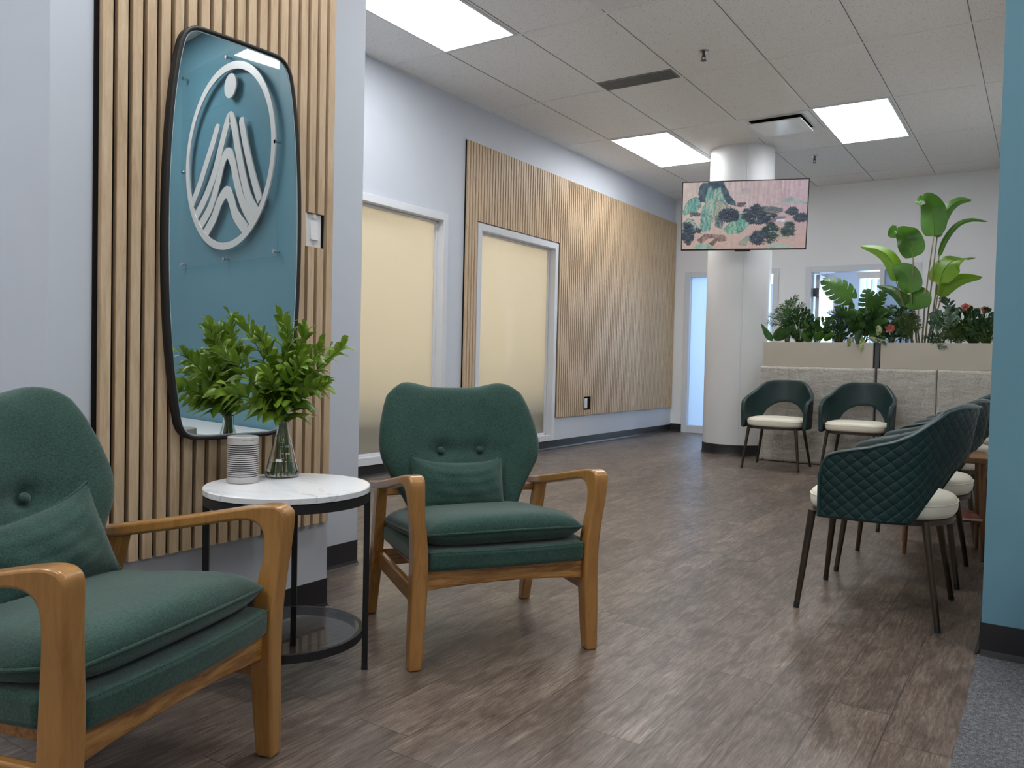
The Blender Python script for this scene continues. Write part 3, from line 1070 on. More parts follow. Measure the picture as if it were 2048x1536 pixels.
def diffuser(x0, y0, label):
    r = thing('air_diffuser', label, 'air diffuser', (x0 + GDX / 2, y0 + GDX / 2, H), 0)
    h = GDX / 2 - 0.012
    f = MB()
    rows = []
    for q, z in ((h, 0.0), (h, -0.006), (h - 0.055, -0.006), (h - 0.085, -0.001)):
        rows.append([(-q, -q, z), (q, -q, z), (q, q, z), (-q, q, z)])
    f.grid(rows, closed_v=True)
    f.build('rim', M['white_plastic'], r, smooth=False)
    MB().box((-h + 0.06, -h + 0.06, -0.0012), (h - 0.06, h - 0.06, -0.0004)).build('dark_throat', M['felt'], r, smooth=False)
    q = h - 0.085
    f = MB().box((-q, -q, -0.040), (q, q, -0.030))
    f.build('centre_panel', M['white_plastic'], r, smooth=False, bevel=0.002)
    for sx in (-1, 1):
        for sy in (-1, 1):
            MB().box((sx * q * 0.7 - 0.006, sy * q * 0.7 - 0.006, -0.032), (sx * q * 0.7 + 0.006, sy * q * 0.7 + 0.006, -0.001)).build('hanger_pin', M['steel'], r, smooth=False)


diffuser(GX0 + 2 * GDX, 7.555, 'square white air diffuser in the ceiling in front of the column')
diffuser(GX0 + 2 * GDX, 4.10, 'square white air diffuser at the top edge of the photo')


def sprinkler(x, y, label):
    r = thing('fire_sprinkler', label, 'sprinkler', (x, y, H), 0)
    m = MB().lathe([(0.001, -0.012), (0.022, -0.012), (0.040, -0.004), (0.040, 0.0)], n=24); m.build('escutcheon', M['steel'], r)
    m = MB().lathe([(0.009, -0.045), (0.011, -0.03), (0.011, -0.008)], n=14); m.build('body', M['dark_steel'], r)
    m = MB()
    for s in (-1, 1):
        m.tube([(s * 0.010, 0, -0.03), (s * 0.014, 0, -0.05), (s * 0.004, 0, -0.068)], 0.003, 8)
    m.build('yoke', M['dark_steel'], r)
    m = MB().lathe([(0.002, -0.072), (0.021, -0.072), (0.021, -0.069), (0.002, -0.069)], n=20); m.build('deflector', M['dark_steel'], r)


sprinkler(-2.195, 5.79, 'small metal fire sprinkler in the ceiling right of the linear vent')
sprinkler(-2.202, 9.268, 'small metal fire sprinkler in the ceiling right of the column')

# seam cover strip on the column
r = MB()
ang0 = math.atan2(-CY, -CX) + 0.13
for da in (-0.02, 0.02):
    a = ang0 + da
    r.tube([(CX + (CR + 0.001) * math.cos(a), CY + (CR + 0.001) * math.sin(a), 0.115), (CX + (CR + 0.001) * math.cos(a), CY + (CR + 0.001) * math.sin(a), H)], 0.0035, 8)
struct(r.build('trim_2', M['column']))


# ------------------------------------------------------------------ armchairs
def armchair():
    r = thing('armchair', '', 'armchair', (0, 0, 0), 0, 'green tweed armchairs')
    # arm that turns down into the front leg, one piece each side
    O = [(0.330, 0.488), (0.22, 0.503), (0.10, 0.523), (-0.05, 0.551), (-0.19, 0.579), (-0.268, 0.594), (-0.312, 0.598), (-0.336, 0.591), (-0.347, 0.570), (-0.343, 0.50), (-0.336, 0.42), (-0.330, 0.34), (-0.327, 0.24), (-0.326, 0.12), (-0.324, 0.0)]
    I = [(0.334, 0.462), (0.22, 0.474), (0.10, 0.492), (-0.05, 0.521), (-0.16, 0.544), (-0.225, 0.556), (-0.262, 0.553), (-0.281, 0.540), (-0.290, 0.515), (-0.288, 0.47), (-0.279, 0.42), (-0.270, 0.34), (-0.266, 0.24), (-0.271, 0.12), (-0.278, 0.0)]
    xc = [(0.0, 0.300), (0.24, 0.2905), (0.37, 0.290), (0.47, 0.303), (0.56, 0.309), (0.62, 0.309)]
    for sx in (-1, 1):
        A = [(sx * lerp(xc, z), y, z) for y, z in O]
        B = [(sx * lerp(xc, z), y, z) for y, z in I]
        wid = [0.017, 0.019, 0.021, 0.023, 0.025, 0.025, 0.0245, 0.024, 0.0235, 0.0225, 0.0225, 0.0245, 0.0245, 0.023, 0.021]
        nn = 5
        a_ = smooth_path(A, nn); b_ = smooth_path(B, nn)
        ws = [p.x for p in smooth_path([(w, 0, 0) for w in wid], nn)]
        MB().strip_solid(a_, b_, [Vector((w, 0, 0)) for w in ws], [Vector((-w, 0, 0)) for w in ws]).build('arm_and_front_leg', M['honey_arm'], r, bevel=0.0075, seg=3, angle=50)
        # raked rear leg
        A = [(sx * 0.309, 0.128, 0.492), (sx * 0.307, 0.163, 0.36), (sx * 0.306, 0.203, 0.21), (sx * 0.310, 0.270, 0.0)]
        B = [(sx * 0.309, 0.186, 0.483), (sx * 0.307, 0.222, 0.36), (sx * 0.306, 0.260, 0.21), (sx * 0.310, 0.312, 0.0)]
        MB().strip_solid(A, B, Vector((0.019, 0, 0)), Vector((-0.019, 0, 0))).build('rear_leg', M['honey_z'], r, bevel=0.006, seg=3)
        # side stretcher and corner block
        MB().box((sx * 0.281, -0.272, 0.190), (sx * 0.303, 0.225, 0.246)).build('side_stretcher', M['honey_y'], r, bevel=0.005)
    n = 13
    top = [(-0.267 + 0.534 * k / (n - 1), -0.292, 0.300) for k in range(n)]
    bot = [(-0.267 + 0.534 * k / (n - 1), -0.292, 0.238 + 0.012 * (1 - (2 * k / (n - 1) - 1) ** 2)) for k in range(n)]
    MB().strip_solid(top, bot, Vector((0, -0.012, 0)), Vector((0, 0.012, 0))).build('front_rail', M['honey_x'], r, bevel=0.004)
    MB().box((-0.289, 0.205, 0.195), (0.289, 0.228, 0.255)).build('rear_rail', M['honey_x'], r, bevel=0.004)
    MB().box((-0.262, -0.26, 0.270), (0.262, 0.20, 0.296)).build('seat_board', M['honey_x'], r, smooth=False)

    def cushion(name, hx, yf, yb, zc, rise, tt, tb, tilt, bulge, mat, eu, ev):
        def mid(u, v):
            y = yf + (yb - yf) * (v + 1) / 2 - bulge * (1 - u * u) * (1 - v) / 2
            k_ = min(1, max(0, (v + 0.92) / 0.45)); k_ = k_ * k_ * (3 - 2 * k_)
            x = u * (hx - 0.006 + 0.028 * k_)
            z = zc + tilt * (v + 1) / 2 + rise * (1 - u * u) * 0.4
            return (x, y, z), Vector((0, 0, 1))

        def th(u, v):
            e = (max(0, 1 - abs(u) ** eu)) ** 0.5 * (max(0, 1 - abs(v) ** ev)) ** 0.5
            return tt * e * (0.82 + 0.18 * (1 - u * u)), tb * e
        m = MB(); m.pillow(mid, th, 30, 26)
        c = m.build(name, mat, r, angle=180, weld=0.0004)
        pts = []
        for k in range(80):
            a = 4 * k / 80
            u, v = (-1 + 2 * (a % 1), -1) if a < 1 else (1, -1 + 2 * (a % 1)) if a < 2 else (1 - 2 * (a % 1), 1) if a < 3 else (-1, 1 - 2 * (a % 1))
            p, _ = mid(u, v); pts.append(p)
        pts.append(pts[0])
        MB().tube(pts, 0.0038, 8).build('piping', mat, c)
        return c
    ol = [(-0.266 + 0.532 * k / 12, -0.322 - 0.016 * (1 - (k / 6 - 1) ** 2)) for k in range(13)]
    ol += [(0.2655, -0.262), (0.292, -0.245), (0.292, 0.20), (-0.292, 0.20), (-0.292, -0.245), (-0.2655, -0.262)]
    m = MB()
    m.prism(ol, 0.3005, 0.364, lambda a, b, c: (a, b, c - 0.022 * max(0, b + 0.26)))
    sb = m.build('seat_base', M['green_fabric'], r, angle=40, bevel=0.016, seg=4, tri=False)
    pth = [(x * 0.985, y * 0.985, 0.3575) for x, y in ol[:13]]
    MB().tube(pth, 0.0032, 6).build('piping', M['green_fabric'], sb)
    cushion('seat_cushion', 0.268, -0.306, 0.19, 0.410, 0.014, 0.055, 0.046, -0.045, 0.018, M['green_fabric'], 7, 11)

    # winged back
    wtab = [(0, 0.185), (0.10, 0.200), (0.22, 0.228), (0.34, 0.262), (0.46, 0.298), (0.54, 0.310), (0.62, 0.312), (0.74, 0.303), (0.86, 0.286), (0.94, 0.270), (0.98, 0.248), (1.0, 0.228)]

    def mid(u, v):
        q = (v + 1) / 2
        zt = 0.838 + 0.020 * math.exp(-((abs(u) - 0.80) / 0.30) ** 2) - 0.010 * max(0, abs(u) - 0.88) / 0.12
        z = 0.335 + (zt - 0.335) * q
        x = u * lerp(wtab, q)
        y = 0.150 + (z - 0.335) * 0.36 - 0.070 * (x / 0.316) ** 2
        nrm = Vector((x * 0.30, -1, 0.36)).normalized()
        return (x, y, z), nrm

    def th(u, v):
        e = (max(0, 1 - abs(u) ** 7)) ** 0.5 * (max(0, 1 - abs(v) ** 10)) ** 0.5
        (x, y, z), _ = mid(u, v)
        tuft = sum(math.exp(-(((x - bx) / 0.030) ** 2 + ((z - 0.597) / 0.030) ** 2)) + 0.35 * math.exp(-(((x - bx) / 0.10) ** 2 + ((z - 0.597) / 0.022) ** 2)) for bx in (-0.074, 0.074))
        return (0.052 - 0.020 * tuft) * e, 0.036 * e
    m = MB(); m.pillow(mid, th, 56, 56)
    b = m.build('backrest', M['green_fabric'], r, angle=180, weld=0.0004)
    for bx in (-0.074, 0.074):
        q = 2 * (0.597 - 0.335) / (0.838 - 0.335) - 1
        p, nrm = mid(bx / 0.30, q)
        pc = Vector(p) + nrm * 0.038
        m = MB()
        rows = []
        t1 = nrm.cross(Vector((0, 0, 1))).normalized(); t2 = nrm.cross(t1)
        for rr, hh in ((0.0135, 0.0), (0.0135, 0.004), (0.011, 0.008), (0.006, 0.0105), (0.0005, 0.0115)):
            rows.append([pc + nrm * hh + (t1 * math.cos(2 * PI * k / 18) + t2 * math.sin(2 * PI * k / 18)) * rr for k in range(18)])
        m.grid(rows, closed_v=True)
        m.build('button', M['green_fabric'], b)
    # wooden rear bar that carries the back
    MB().box((-0.293, 0.175, 0.455), (0.293, 0.198, 0.482)).build('back_bar', M['honey_x'], r, bevel=0.004)
    return r


def lumbar(label, loc, rz, tilt, roll):
    r = thing('lumbar_pillow', label, 'pillow', loc, rz, 'green lumbar pillows')
    rnd = random.Random(3)

    def mid(u, v):
        cx = 1 + 0.05 * (abs(v) ** 3); cz = 1 + 0.20 * abs(u) ** 4
        return (u * 0.168 * cx, 0.012 * (1 - u * u), v * 0.098 * cz - 0.008 * (1 - u * u) * (v > 0) * v), Vector((0, -1, 0))

    def th(u, v):
        e = (max(0, 1 - abs(u) ** 2.6)) ** 0.62 * (max(0, 1 - abs(v) ** 2.6)) ** 0.62
        wr = 0.0035 * math.sin(9 * u + 4 * v) * (1 - abs(v)) + 0.003 * math.sin(17 * v - 6 * u * u)
        return (0.062 + wr) * e, 0.036 * e
    m = MB(); m.pillow(mid, th, 30, 24)
    R_ = Matrix.Rotation(roll, 4, 'Y') @ Matrix.Rotation(tilt, 4, 'X')
    m.v = [tuple(R_ @ Vector(p)) for p in m.v]
    m.build('pillow_cover', M['green_fabric'], r, angle=180, weld=0.0003)
    pts = []
    for k in range(64):
        a = 4 * k / 64
        u, v = (-1 + 2 * (a % 1), -1) if a < 1 else (1, -1 + 2 * (a % 1)) if a < 2 else (1 - 2 * (a % 1), 1) if a < 3 else (-1, 1 - 2 * (a % 1))
        pts.append(R_ @ Vector(mid(u, v)[0]))
    pts.append(pts[0])
    MB().tube(pts, 0.0034, 6).build('seam', M['green_fabric'], r)
    return r


AC = armchair()
AC.location = (-1.653, 2.289, 0); AC.rotation_euler = (0, 0, math.radians(55.2))
AC['label'] = 'green tweed armchair with honey wood arms, right of the round side table'
AC1 = dup(AC, (-1.718, 0.894, 0), math.radians(106.0), 'green tweed armchair at the left edge, cut off by the photo')


def on_chair(ch, p):
    a = ch.rotation_euler[2]
    return (ch.location[0] + math.cos(a) * p[0] - math.sin(a) * p[1], ch.location[1] + math.sin(a) * p[0] + math.cos(a) * p[1], p[2])


lumbar('small green lumbar pillow on the middle armchair below its two buttons', on_chair(AC, (-0.034, 0.104, 0.488)), AC.rotation_euler[2], -0.30, 0.03)
lumbar('small green lumbar pillow slumped on the left armchair', on_chair(AC1, (0.030, 0.098, 0.500)), AC1.rotation_euler[2], -0.32, -0.16)

# ------------------------------------------------------------------ side table with speaker and flask
TX, TY, TH = -1.868, 1.625, 0.566
tb = thing('side_table', 'round white marble side table on a thin black metal frame', 'side table', (TX, TY, 0), math.radians(0.0))
MB().lathe([(0.228, -0.020), (0.240, -0.018), (0.2405, -0.003), (0.238, 0.0)], (0, 0, TH), 96).build('tabletop', M['marble'], tb, angle=40)
m = MB()
rows = [[(rr * math.cos(2 * PI * k / 96), rr * math.sin(2 * PI * k / 96), zz) for k in range(96)] for rr, zz in ((0.239, TH - 0.047), (0.239, TH - 0.021), (0.226, TH - 0.021), (0.226, TH - 0.047))]
m.grid(rows, closed_u=True, closed_v=True)
m.build('top_ring', M['black_metal'], tb, angle=40)
m = MB()
ZS = 0.128
rows = [[(rr * math.cos(2 * PI * k / 96), rr * math.sin(2 * PI * k / 96), zz) for k in range(96)] for rr, zz in ((0.226, ZS - 0.020), (0.226, ZS + 0.004), (0.214, ZS + 0.004), (0.214, ZS - 0.003), (0.206, ZS - 0.003), (0.206, ZS - 0.020))]
m.grid(rows, closed_u=True, closed_v=True)
m.build('shelf_ring', M['black_metal'], tb, angle=40)
MB().lathe([(0.2135, ZS - 0.002), (0.2135, ZS + 0.004)], n=96).build('glass_shelf', M['shelf_glass'], tb, angle=40)
for k in range(4):
    a = math.radians(-46.5 + 90 * k)
    m_ = Matrix.Translation((0.2325 * math.cos(a), 0.2325 * math.sin(a), 0)) @ Matrix.Rotation(a, 4, 'Z')
    lg = MB().box((-0.009, -0.009, 0.006), (0.009, 0.009, TH - 0.022), m_).build('leg', M['black_metal'], tb, smooth=False, bevel=0.0015)
    MB().box((-0.0095, -0.0095, 0.0), (0.0095, 0.0095, 0.012), m_).build('foot_cap', M['black_plastic'], lg, smooth=False)

spk = thing('speaker', 'small grey ribbed cylinder speaker on the side table', 'speaker', (-2.002, 1.565, TH))
SR, SH = 0.0455, 0.140
prof = [(SR - 0.004, 0.0), (SR, 0.003), (SR, 0.020)]
nr = 16
z = 0.020
dz = (0.119 - 0.020) / nr
for k in range(nr):
    prof += [(SR - 0.0050, z + 0.0004), (SR - 0.0050, z + dz * 0.42), (SR - 0.0004, z + dz * 0.50), (SR, z + dz * 0.72), (SR - 0.0004, z + dz * 0.98)]
    z += dz
prof += [(SR, 0.1195), (SR, SH - 0.003), (SR - 0.002, SH - 0.0006), (SR - 0.004, SH)]
MB().lathe(prof, n=64).build('ribbed_body', M['speaker'], spk, angle=30)
MB().lathe([(SR - 0.0046, 0.020), (SR - 0.0030, 0.0205), (SR - 0.0030, 0.1188), (SR - 0.0046, 0.119)], n=64, cap0=False, cap1=False).build('dark_groove', plain('groove_grey', (0.06, 0.06, 0.065, 1), 0.6), spk)
MB().lathe([(SR - 0.0075, SH - 0.001), (SR - 0.008, SH + 0.0006)], n=48).build('touch_top', plain('touch_grey', (0.46, 0.45, 0.44, 1), 0.3), spk)
m = MB()
a0 = math.atan2(-1.565, 2.002) + 0.38
text_geo(m, 'BANG & OLUFSEN', 0.0046, lambda x, y, zz: ((SR + 0.0002) * math.cos(a0 + x / SR), (SR + 0.0002) * math.sin(a0 + x / SR), SH - 0.010 + y), 0.0001)
m.build('lettering', M['grey_print'], spk, smooth=False)

FX, FY = -2.010, 1.722
fl = thing('erlenmeyer_flask', 'clear conical lab flask used as a vase on the side table', 'flask', (FX, FY, TH))
out = [(0.0005, 0.0), (0.046, 0.0), (0.0515, 0.003), (0.0535, 0.009), (0.0520, 0.017), (0.046, 0.040), (0.036, 0.080), (0.026, 0.118), (0.0205, 0.136), (0.0185, 0.146), (0.0182, 0.172), (0.0215, 0.179)]
inn = [(0.0195, 0.1785), (0.0166, 0.171), (0.0168, 0.146), (0.0188, 0.136), (0.0243, 0.118), (0.0343, 0.080), (0.0443, 0.040), (0.0500, 0.018), (0.0512, 0.010), (0.0490, 0.0045), (0.044, 0.003), (0.0005, 0.003)]
MB().lathe(out + inn, n=56, cap0=False, cap1=False).build('glass_body', M['glass'], fl, angle=60)
wz = 0.050
MB().lathe([(0.0005, 0.0034), (0.0436, 0.0034), (0.0486, 0.005), (0.0508, 0.010), (0.0496, 0.018), (0.0439, 0.040), (0.0413, wz), (0.0005, wz)], n=56, cap0=False, cap1=False).build('water', M['water'], fl, angle=60)
m = MB()


def on_flask(x, y, zz, z0):
    rr = lerp([(z_, r_) for r_, z_ in out[3:]], z0 + y) + 0.0005
    a = math.atan2(-FY, -FX) + 0.30 + x / rr
    return (rr * math.cos(a), rr * math.sin(a), z0 + y)


for body, z0 in (('500', 0.098), ('400', 0.076)):
    text_geo(m, body, 0.010, lambda x, y, zz, z0=z0: on_flask(x + 0.005, y, zz, z0), 0.0001)
for z0 in (0.110, 0.098, 0.076, 0.062):
    m.grid([[on_flask(-0.016 + 0.010 * k / 5, dy, 0, z0) for k in range(6)] for dy in (0, 0.0009)])
m.grid([[on_flask(-0.034 + 0.020 * k / 5, dy, 0, 0.052) for k in range(6)] for dy in (0, 0.008)])
m.build('printed_scale', M['print'], fl, smooth=False)


# ------------------------------------------------------------------ waiting chairs: U-shaped leather shell, cream seat, bronze legs
def waiting_chair():
    r = thing('waiting_chair', '', 'chair', (0, 0, 0), 0, 'green leather waiting chairs')
    NU, NV = 60, 12
    AX, YFR = 0.285, -0.165

    def plan(s):
        """s in [-1, 1] around the U: arm front - back - arm front"""
        a = abs(s); sg_ = 1 if s >= 0 else -1
        if a > 0.50:
            t = (a - 0.50) / 0.50
            return sg_ * (AX - 0.008 * t), 0.020 + (YFR - 0.020) * t
        th_ = a / 0.50 * PI / 2
        return sg_ * AX * math.sin(th_), 0.020 + 0.243 * math.cos(th_)
    ttab = [(0, 0.814), (0.15, 0.813), (0.23, 0.796), (0.29, 0.758), (0.36, 0.708), (0.44, 0.674), (0.54, 0.653), (0.70, 0.638), (0.82, 0.628), (0.90, 0.616), (0.95, 0.598), (0.98, 0.572), (1.0, 0.53)]
    btab = [(0, 0.622), (0.07, 0.616), (0.14, 0.590), (0.20, 0.545), (0.26, 0.470), (0.30, 0.412), (0.325, 0.388), (1.0, 0.384)]
    G = []
    for i in range(NU + 1):
        s = -1 + 2 * i / NU
        x, y = plan(s)
        zt, zb = lerp(ttab, abs(s)), lerp(btab, abs(s))
        row = []
        for j in range(NV + 1):
            z = zb + (zt - zb) * j / NV
            k = max(0, (z - 0.40)) / 0.42
            back = max(0, 1 - abs(s) / 0.62)
            row.append(Vector((x * (1 + 0.06 * k * (1 - back) - 0.10 * k * k * back), y + 0.068 * k * back ** 0.7, z)))
        G.append(row)
    # normals
    def nrm(i, j):
        du = G[min(i + 1, NU)][j] - G[max(i - 1, 0)][j]
        dv = G[i][min(j + 1, NV)] - G[i][max(j - 1, 0)]
        return du.cross(dv).normalized()
    Nn = [[nrm(i, j) for j in range(NV + 1)] for i in range(NU + 1)]
    cen = Vector((0, -0.05, 0.6))
    if Nn[NU // 2][NV // 2].dot(G[NU // 2][NV // 2] - cen) < 0:
        Nn = [[-n for n in row] for row in Nn]
    T = 0.016
    outer = [[G[i][j] + Nn[i][j] * T for j in range(NV + 1)] for i in range(NU + 1)]
    inner = [[G[i][j] - Nn[i][j] * T for j in range(NV + 1)] for i in range(NU + 1)]
    ob = MB(); ob.grid(outer)
    o = ob.build('outer_shell', M['quilt'], r, angle=180)
    me = o.data
    uv = me.uv_layers.new(name='UVMap')
    # arc length and height in metres
    arc = [0.0]
    for i in range(NU):
        arc.append(arc[-1] + (G[i + 1][6] - G[i][6]).length)
    co = {}
    for i in range(NU + 1):
        for j in range(NV + 1):
            co[i * (NV + 1) + j] = (arc[i], G[i][j].z)
    for lp in me.loops:
        uv.data[lp.index].uv = co[lp.vertex_index]
    ib = MB(); ib.grid(inner, flip=True)
    rim = [(i, NV) for i in range(NU + 1)] + [(NU, j) for j in range(NV - 1, -1, -1)] + [(i, 0) for i in range(NU - 1, -1, -1)] + [(0, j) for j in range(1, NV)]
    rows = []
    for k in range(5):
        t = PI * k / 4
        rr = []
        for (i, j) in rim:
            e = Vector((0, 0, 0))
            if j == NV: e += (G[i][NV] - G[i][NV - 1]).normalized()
            if j == 0: e += (G[i][0] - G[i][1]).normalized()
            if i == 0: e += (G[0][j] - G[1][j]).normalized()
            if i == NU: e += (G[NU][j] - G[NU - 1][j]).normalized()
            e = e.normalized()
            rr.append(G[i][j] + Nn[i][j] * (T * math.cos(t)) + e * (T * 0.7 * math.sin(t)))
        rows.append(rr)
    ib.grid(rows, closed_v=True)
    ib.build('inner_shell', M['leather'], r, angle=180, weld=0.0005)
    pp = [outer[i][NV] + Vector((0, 0, 0.004)) for i in range(NU + 1)] 
    pp = [outer[0][j] for j in range(0, NV)] + pp + [outer[NU][j] for j in range(NV - 1, -1, -1)]
    MB().tube(pp, 0.0048, 8).build('piping', M['piping'], r)
    # seat: straight front, round back
    ol = []
    for k in range(64):
        t = 2 * PI * k / 64
        cx, sx_ = math.cos(t), math.sin(t)
        ex = 3.4 if sx_ < 0 else 2.35
        x = math.copysign(abs(cx) ** (2 / ex), cx) * 0.262
        y = math.copysign(abs(sx_) ** (2 / ex), sx_)
        y = y * (0.250 if sx_ < 0 else 0.275) + 0.010
        ol.append((x, y))
    sm = MB()
    rows = []
    for q, z in ((0.90, 0.393), (0.955, 0.396), (0.992, 0.412), (1.0, 0.430), (0.995, 0.446), (0.978, 0.458), (0.93, 0.468), (0.80, 0.476), (0.5, 0.481), (0.02, 0.483)):
        rows.append([(x * q, (y - 0.01) * q + 0.01, z) for x, y in ol])
    o_ = sm.grid(rows, closed_v=True)
    sm.f.append(tuple(o_ + k for k in reversed(range(64))))
    st = sm.build('seat', M['cream'], r, angle=180)
    MB().tube([(x * 0.997, (y - 0.01) * 0.997 + 0.01, 0.4465) for x, y in ol + [ol[0]]], 0.0028, 6).build('seat_piping', M['cream'], st)
    fm = MB()
    rows = [[(x * q, (y - 0.01) * q + 0.01, z) for x, y in ol] for q, z in ((0.93, 0.370), (0.965, 0.372), (0.965, 0.392), (0.93, 0.394))]
    fm.grid(rows, closed_v=True, closed_u=True)
    fm.build('seat_rim', M['bronze'], r, angle=50)
    for sx in (-1, 1):
        for (x0, y0_, x1, y1_2) in ((0.213, -0.205, 0.256, -0.243), (0.190, 0.195, 0.252, 0.252)):
            lg = MB().tube([(sx * x0, y0_, 0.386), (sx * x1, y1_2, 0.012)], [0.0155, 0.0105], 18).build('leg', M['bronze'], r)
            d_ = Vector((sx * (x1 - x0), y1_2 - y0_, -0.374)).normalized()
            p_ = Vector((sx * x1, y1_2, 0.012))
            MB().tube([p_ - d_ * 0.012, p_ + d_ * 0.0115], [0.0118, 0.0112], 14).build('foot_cap', M['black_plastic'], lg)
    return r


WC = waiting_chair()
WC.location = (-0.545, 3.522, 0); WC.rotation_euler = (0, 0, -PI / 2)
WC['label'] = 'nearest green waiting chair of the right-hand row, its quilted side fully in view'
row_lab = ['second green waiting chair of the right-hand row, mostly behind the nearest one',
           'third green waiting chair of the right-hand row, just beyond the small wooden table',
           'fourth green waiting chair of the right-hand row, only its arm edge showing',
           'fifth green waiting chair of the right-hand row, a sliver of its arm showing',
           'farthest green waiting chair of the right-hand row, closest to the quilted divider']
for (y, lab) in zip((4.225, 5.345, 5.985, 6.62, 7.26), row_lab):
    dup(WC, (-0.540, y, 0), -PI / 2, lab)
dup(WC, (-2.088, 7.712, 0), math.radians(1.0), 'green waiting chair facing us beside the white column')
dup(WC, (-1.385, 7.715, 0), math.radians(0.0), 'green waiting chair facing us against the divider, right of its twin')

bn = thing('low_bench', 'white low bench against the blue wall, seen only in the mirror', 'bench', (0.90, YB - 0.24, 0))
MB().box((-0.86, -0.23, 0.435), (0.86, 0.225, 0.466)).build('bench_top', M['white_plastic'], bn, smooth=False, bevel=0.003)
MB().box((-0.84, -0.21, 0.06), (0.84, 0.22, 0.435)).build('cabinet', M['trim'], bn, smooth=False)
MB().box((-0.80, -0.17, 0.004), (0.80, 0.20, 0.06)).build('plinth', M['black_base'], bn, smooth=False)

# small wooden table in the row
et = thing('end_table', 'small wooden end table in the row of waiting chairs', 'end table', (-0.425, 4.77, 0), math.radians(8))
MB().box((-0.20, -0.19, 0.490), (0.20, 0.19, 0.522)).build('tabletop', M['table_wood'], et, bevel=0.006)
for sx in (-1, 1):
    for sy in (-1, 1):
        MB().tube([(sx * 0.165, sy * 0.155, 0.49), (sx * 0.175, sy * 0.165, 0.0)], [0.014, 0.011], 10).build('leg', M['table_wood'], et)
MB().box((-0.165, -0.155, 0.190), (0.165, 0.155, 0.204)).build('shelf', M['table_wood'], et, bevel=0.003)
mg = thing('magazine', 'colourful magazine on the end table shelf', 'magazine', (-0.36, 4.72, 0.2045), 0.3)
MB().box((-0.10, -0.13, 0), (0.10, 0.13, 0.010)).build('pages', M['print'], mg, smooth=False)
MB().box((-0.101, -0.131, 0.010), (0.101, 0.131, 0.0112)).build('cover', plain('magazine_cover', (0.45, 0.16, 0.12, 1), 0.3, noise=0.7, scale=18), mg, smooth=False)


# ------------------------------------------------------------------ quilted dividers with planter boxes
YD = 8.18


def divider(x0, x1, label, plabel):
    r = thing('quilted_divider', label, 'divider', ((x0 + x1) / 2, YD, 0), 0, 'quilted dividers')
    w = (x1 - x0) / 2
    MB().box((-w + 0.03, 0.05, 0.0), (w - 0.03, 0.36, 0.955)).build('core', M['planter'], r, smooth=False)
    parts = [(-w, w)] if label.startswith('left') else [(-w, -w + 0.50), (-w + 0.503, w)]
    for a, b in parts:
        # padded front with wavy quilting seams and rounded edges
        ph, pw = 0.953, b - a
        nx_, nz_ = int(pw / 0.0065), 70

        def seam(x, z):
            xs = x + 0.018 * math.sin(6.4 * z + 2.3 * (x + x0) * 4) + 0.008 * math.sin(15 * z + 7 * x)
            q_ = abs(math.sin(PI * (xs + 0.03) / 0.118)) ** 0.26
            return q_ + 0.10 * math.sin(26 * z + 9 * x) * math.sin(14 * x + 3) + 0.06 * math.sin(61 * z - 11 * x)
        rows_ = []
        for iu in range(nx_ + 1):
            x = a + pw * iu / nx_
            ex_ = min(x - a, b - x)
            col_ = [(x, 0.05, 0.004)]
            for jz in range(nz_ + 1):
                z = 0.004 + ph * jz / nz_
                ez_ = min(z - 0.004, 0.957 - z)
                rnd_ = 0.0
                for e_ in (ex_, ez_):
                    if e_ < 0.02: rnd_ = max(rnd_, 0.02 - math.sqrt(max(0, 0.02 ** 2 - (0.02 - e_) ** 2)))
                col_.append((x, 0.017 - 0.017 * seam(x, z) + rnd_, z))
            col_.append((x, 0.05, 0.957))
            rows_.append(col_)
        mq = MB(); mq.grid(rows_)
        n_c = nz_ + 3
        mq.f.append(tuple(range(n_c)))
        mq.f.append(tuple(reversed(range(nx_ * n_c, nx_ * n_c + n_c))))
        mq.build('quilted_pad', M['pad'], r, angle=60)
    p = thing('planter_box', plabel, 'planter', ((x0 + x1) / 2, YD + 0.02, 0.957), 0, 'beige planter boxes on the dividers')
    w2 = w - 0.022
    m = MB()
    t = 0.016; h = 0.243; d = 0.33
    m.box((-w2, 0, 0), (w2, t, h)).box((-w2, d - t, 0), (w2, d, h)).box((-w2, t, 0), (-w2 + t, d - t, h)).box((w2 - t, t, 0), (w2, d - t, h)).box((-w2 + t, t, 0), (w2 - t, d - t, t))
    m.build('box_shell', M['planter'], p, smooth=False, bevel=0.002)
    MB().box((-w2 + t, t, 0.10), (w2 - t, d - t, h - 0.045)).build('planter_filling', M['soil'], p, smooth=False)


divider(-2.410, -1.335, 'left quilted linen divider behind the two waiting chairs', 'left beige planter box beside the column')
divider(-1.315, -0.245, 'right quilted linen divider running behind the blue wall', 'right beige planter box with the tall broad-leaf plant')
r = thing('divider_post', 'dark grey post between the two planter boxes', 'post', (-1.3255, YD + 0.045, 0))
MB().box((-0.019, 0, 0.0), (0.019, 0.20, 1.20)).build('post', M['dark_post'], r, smooth=False)

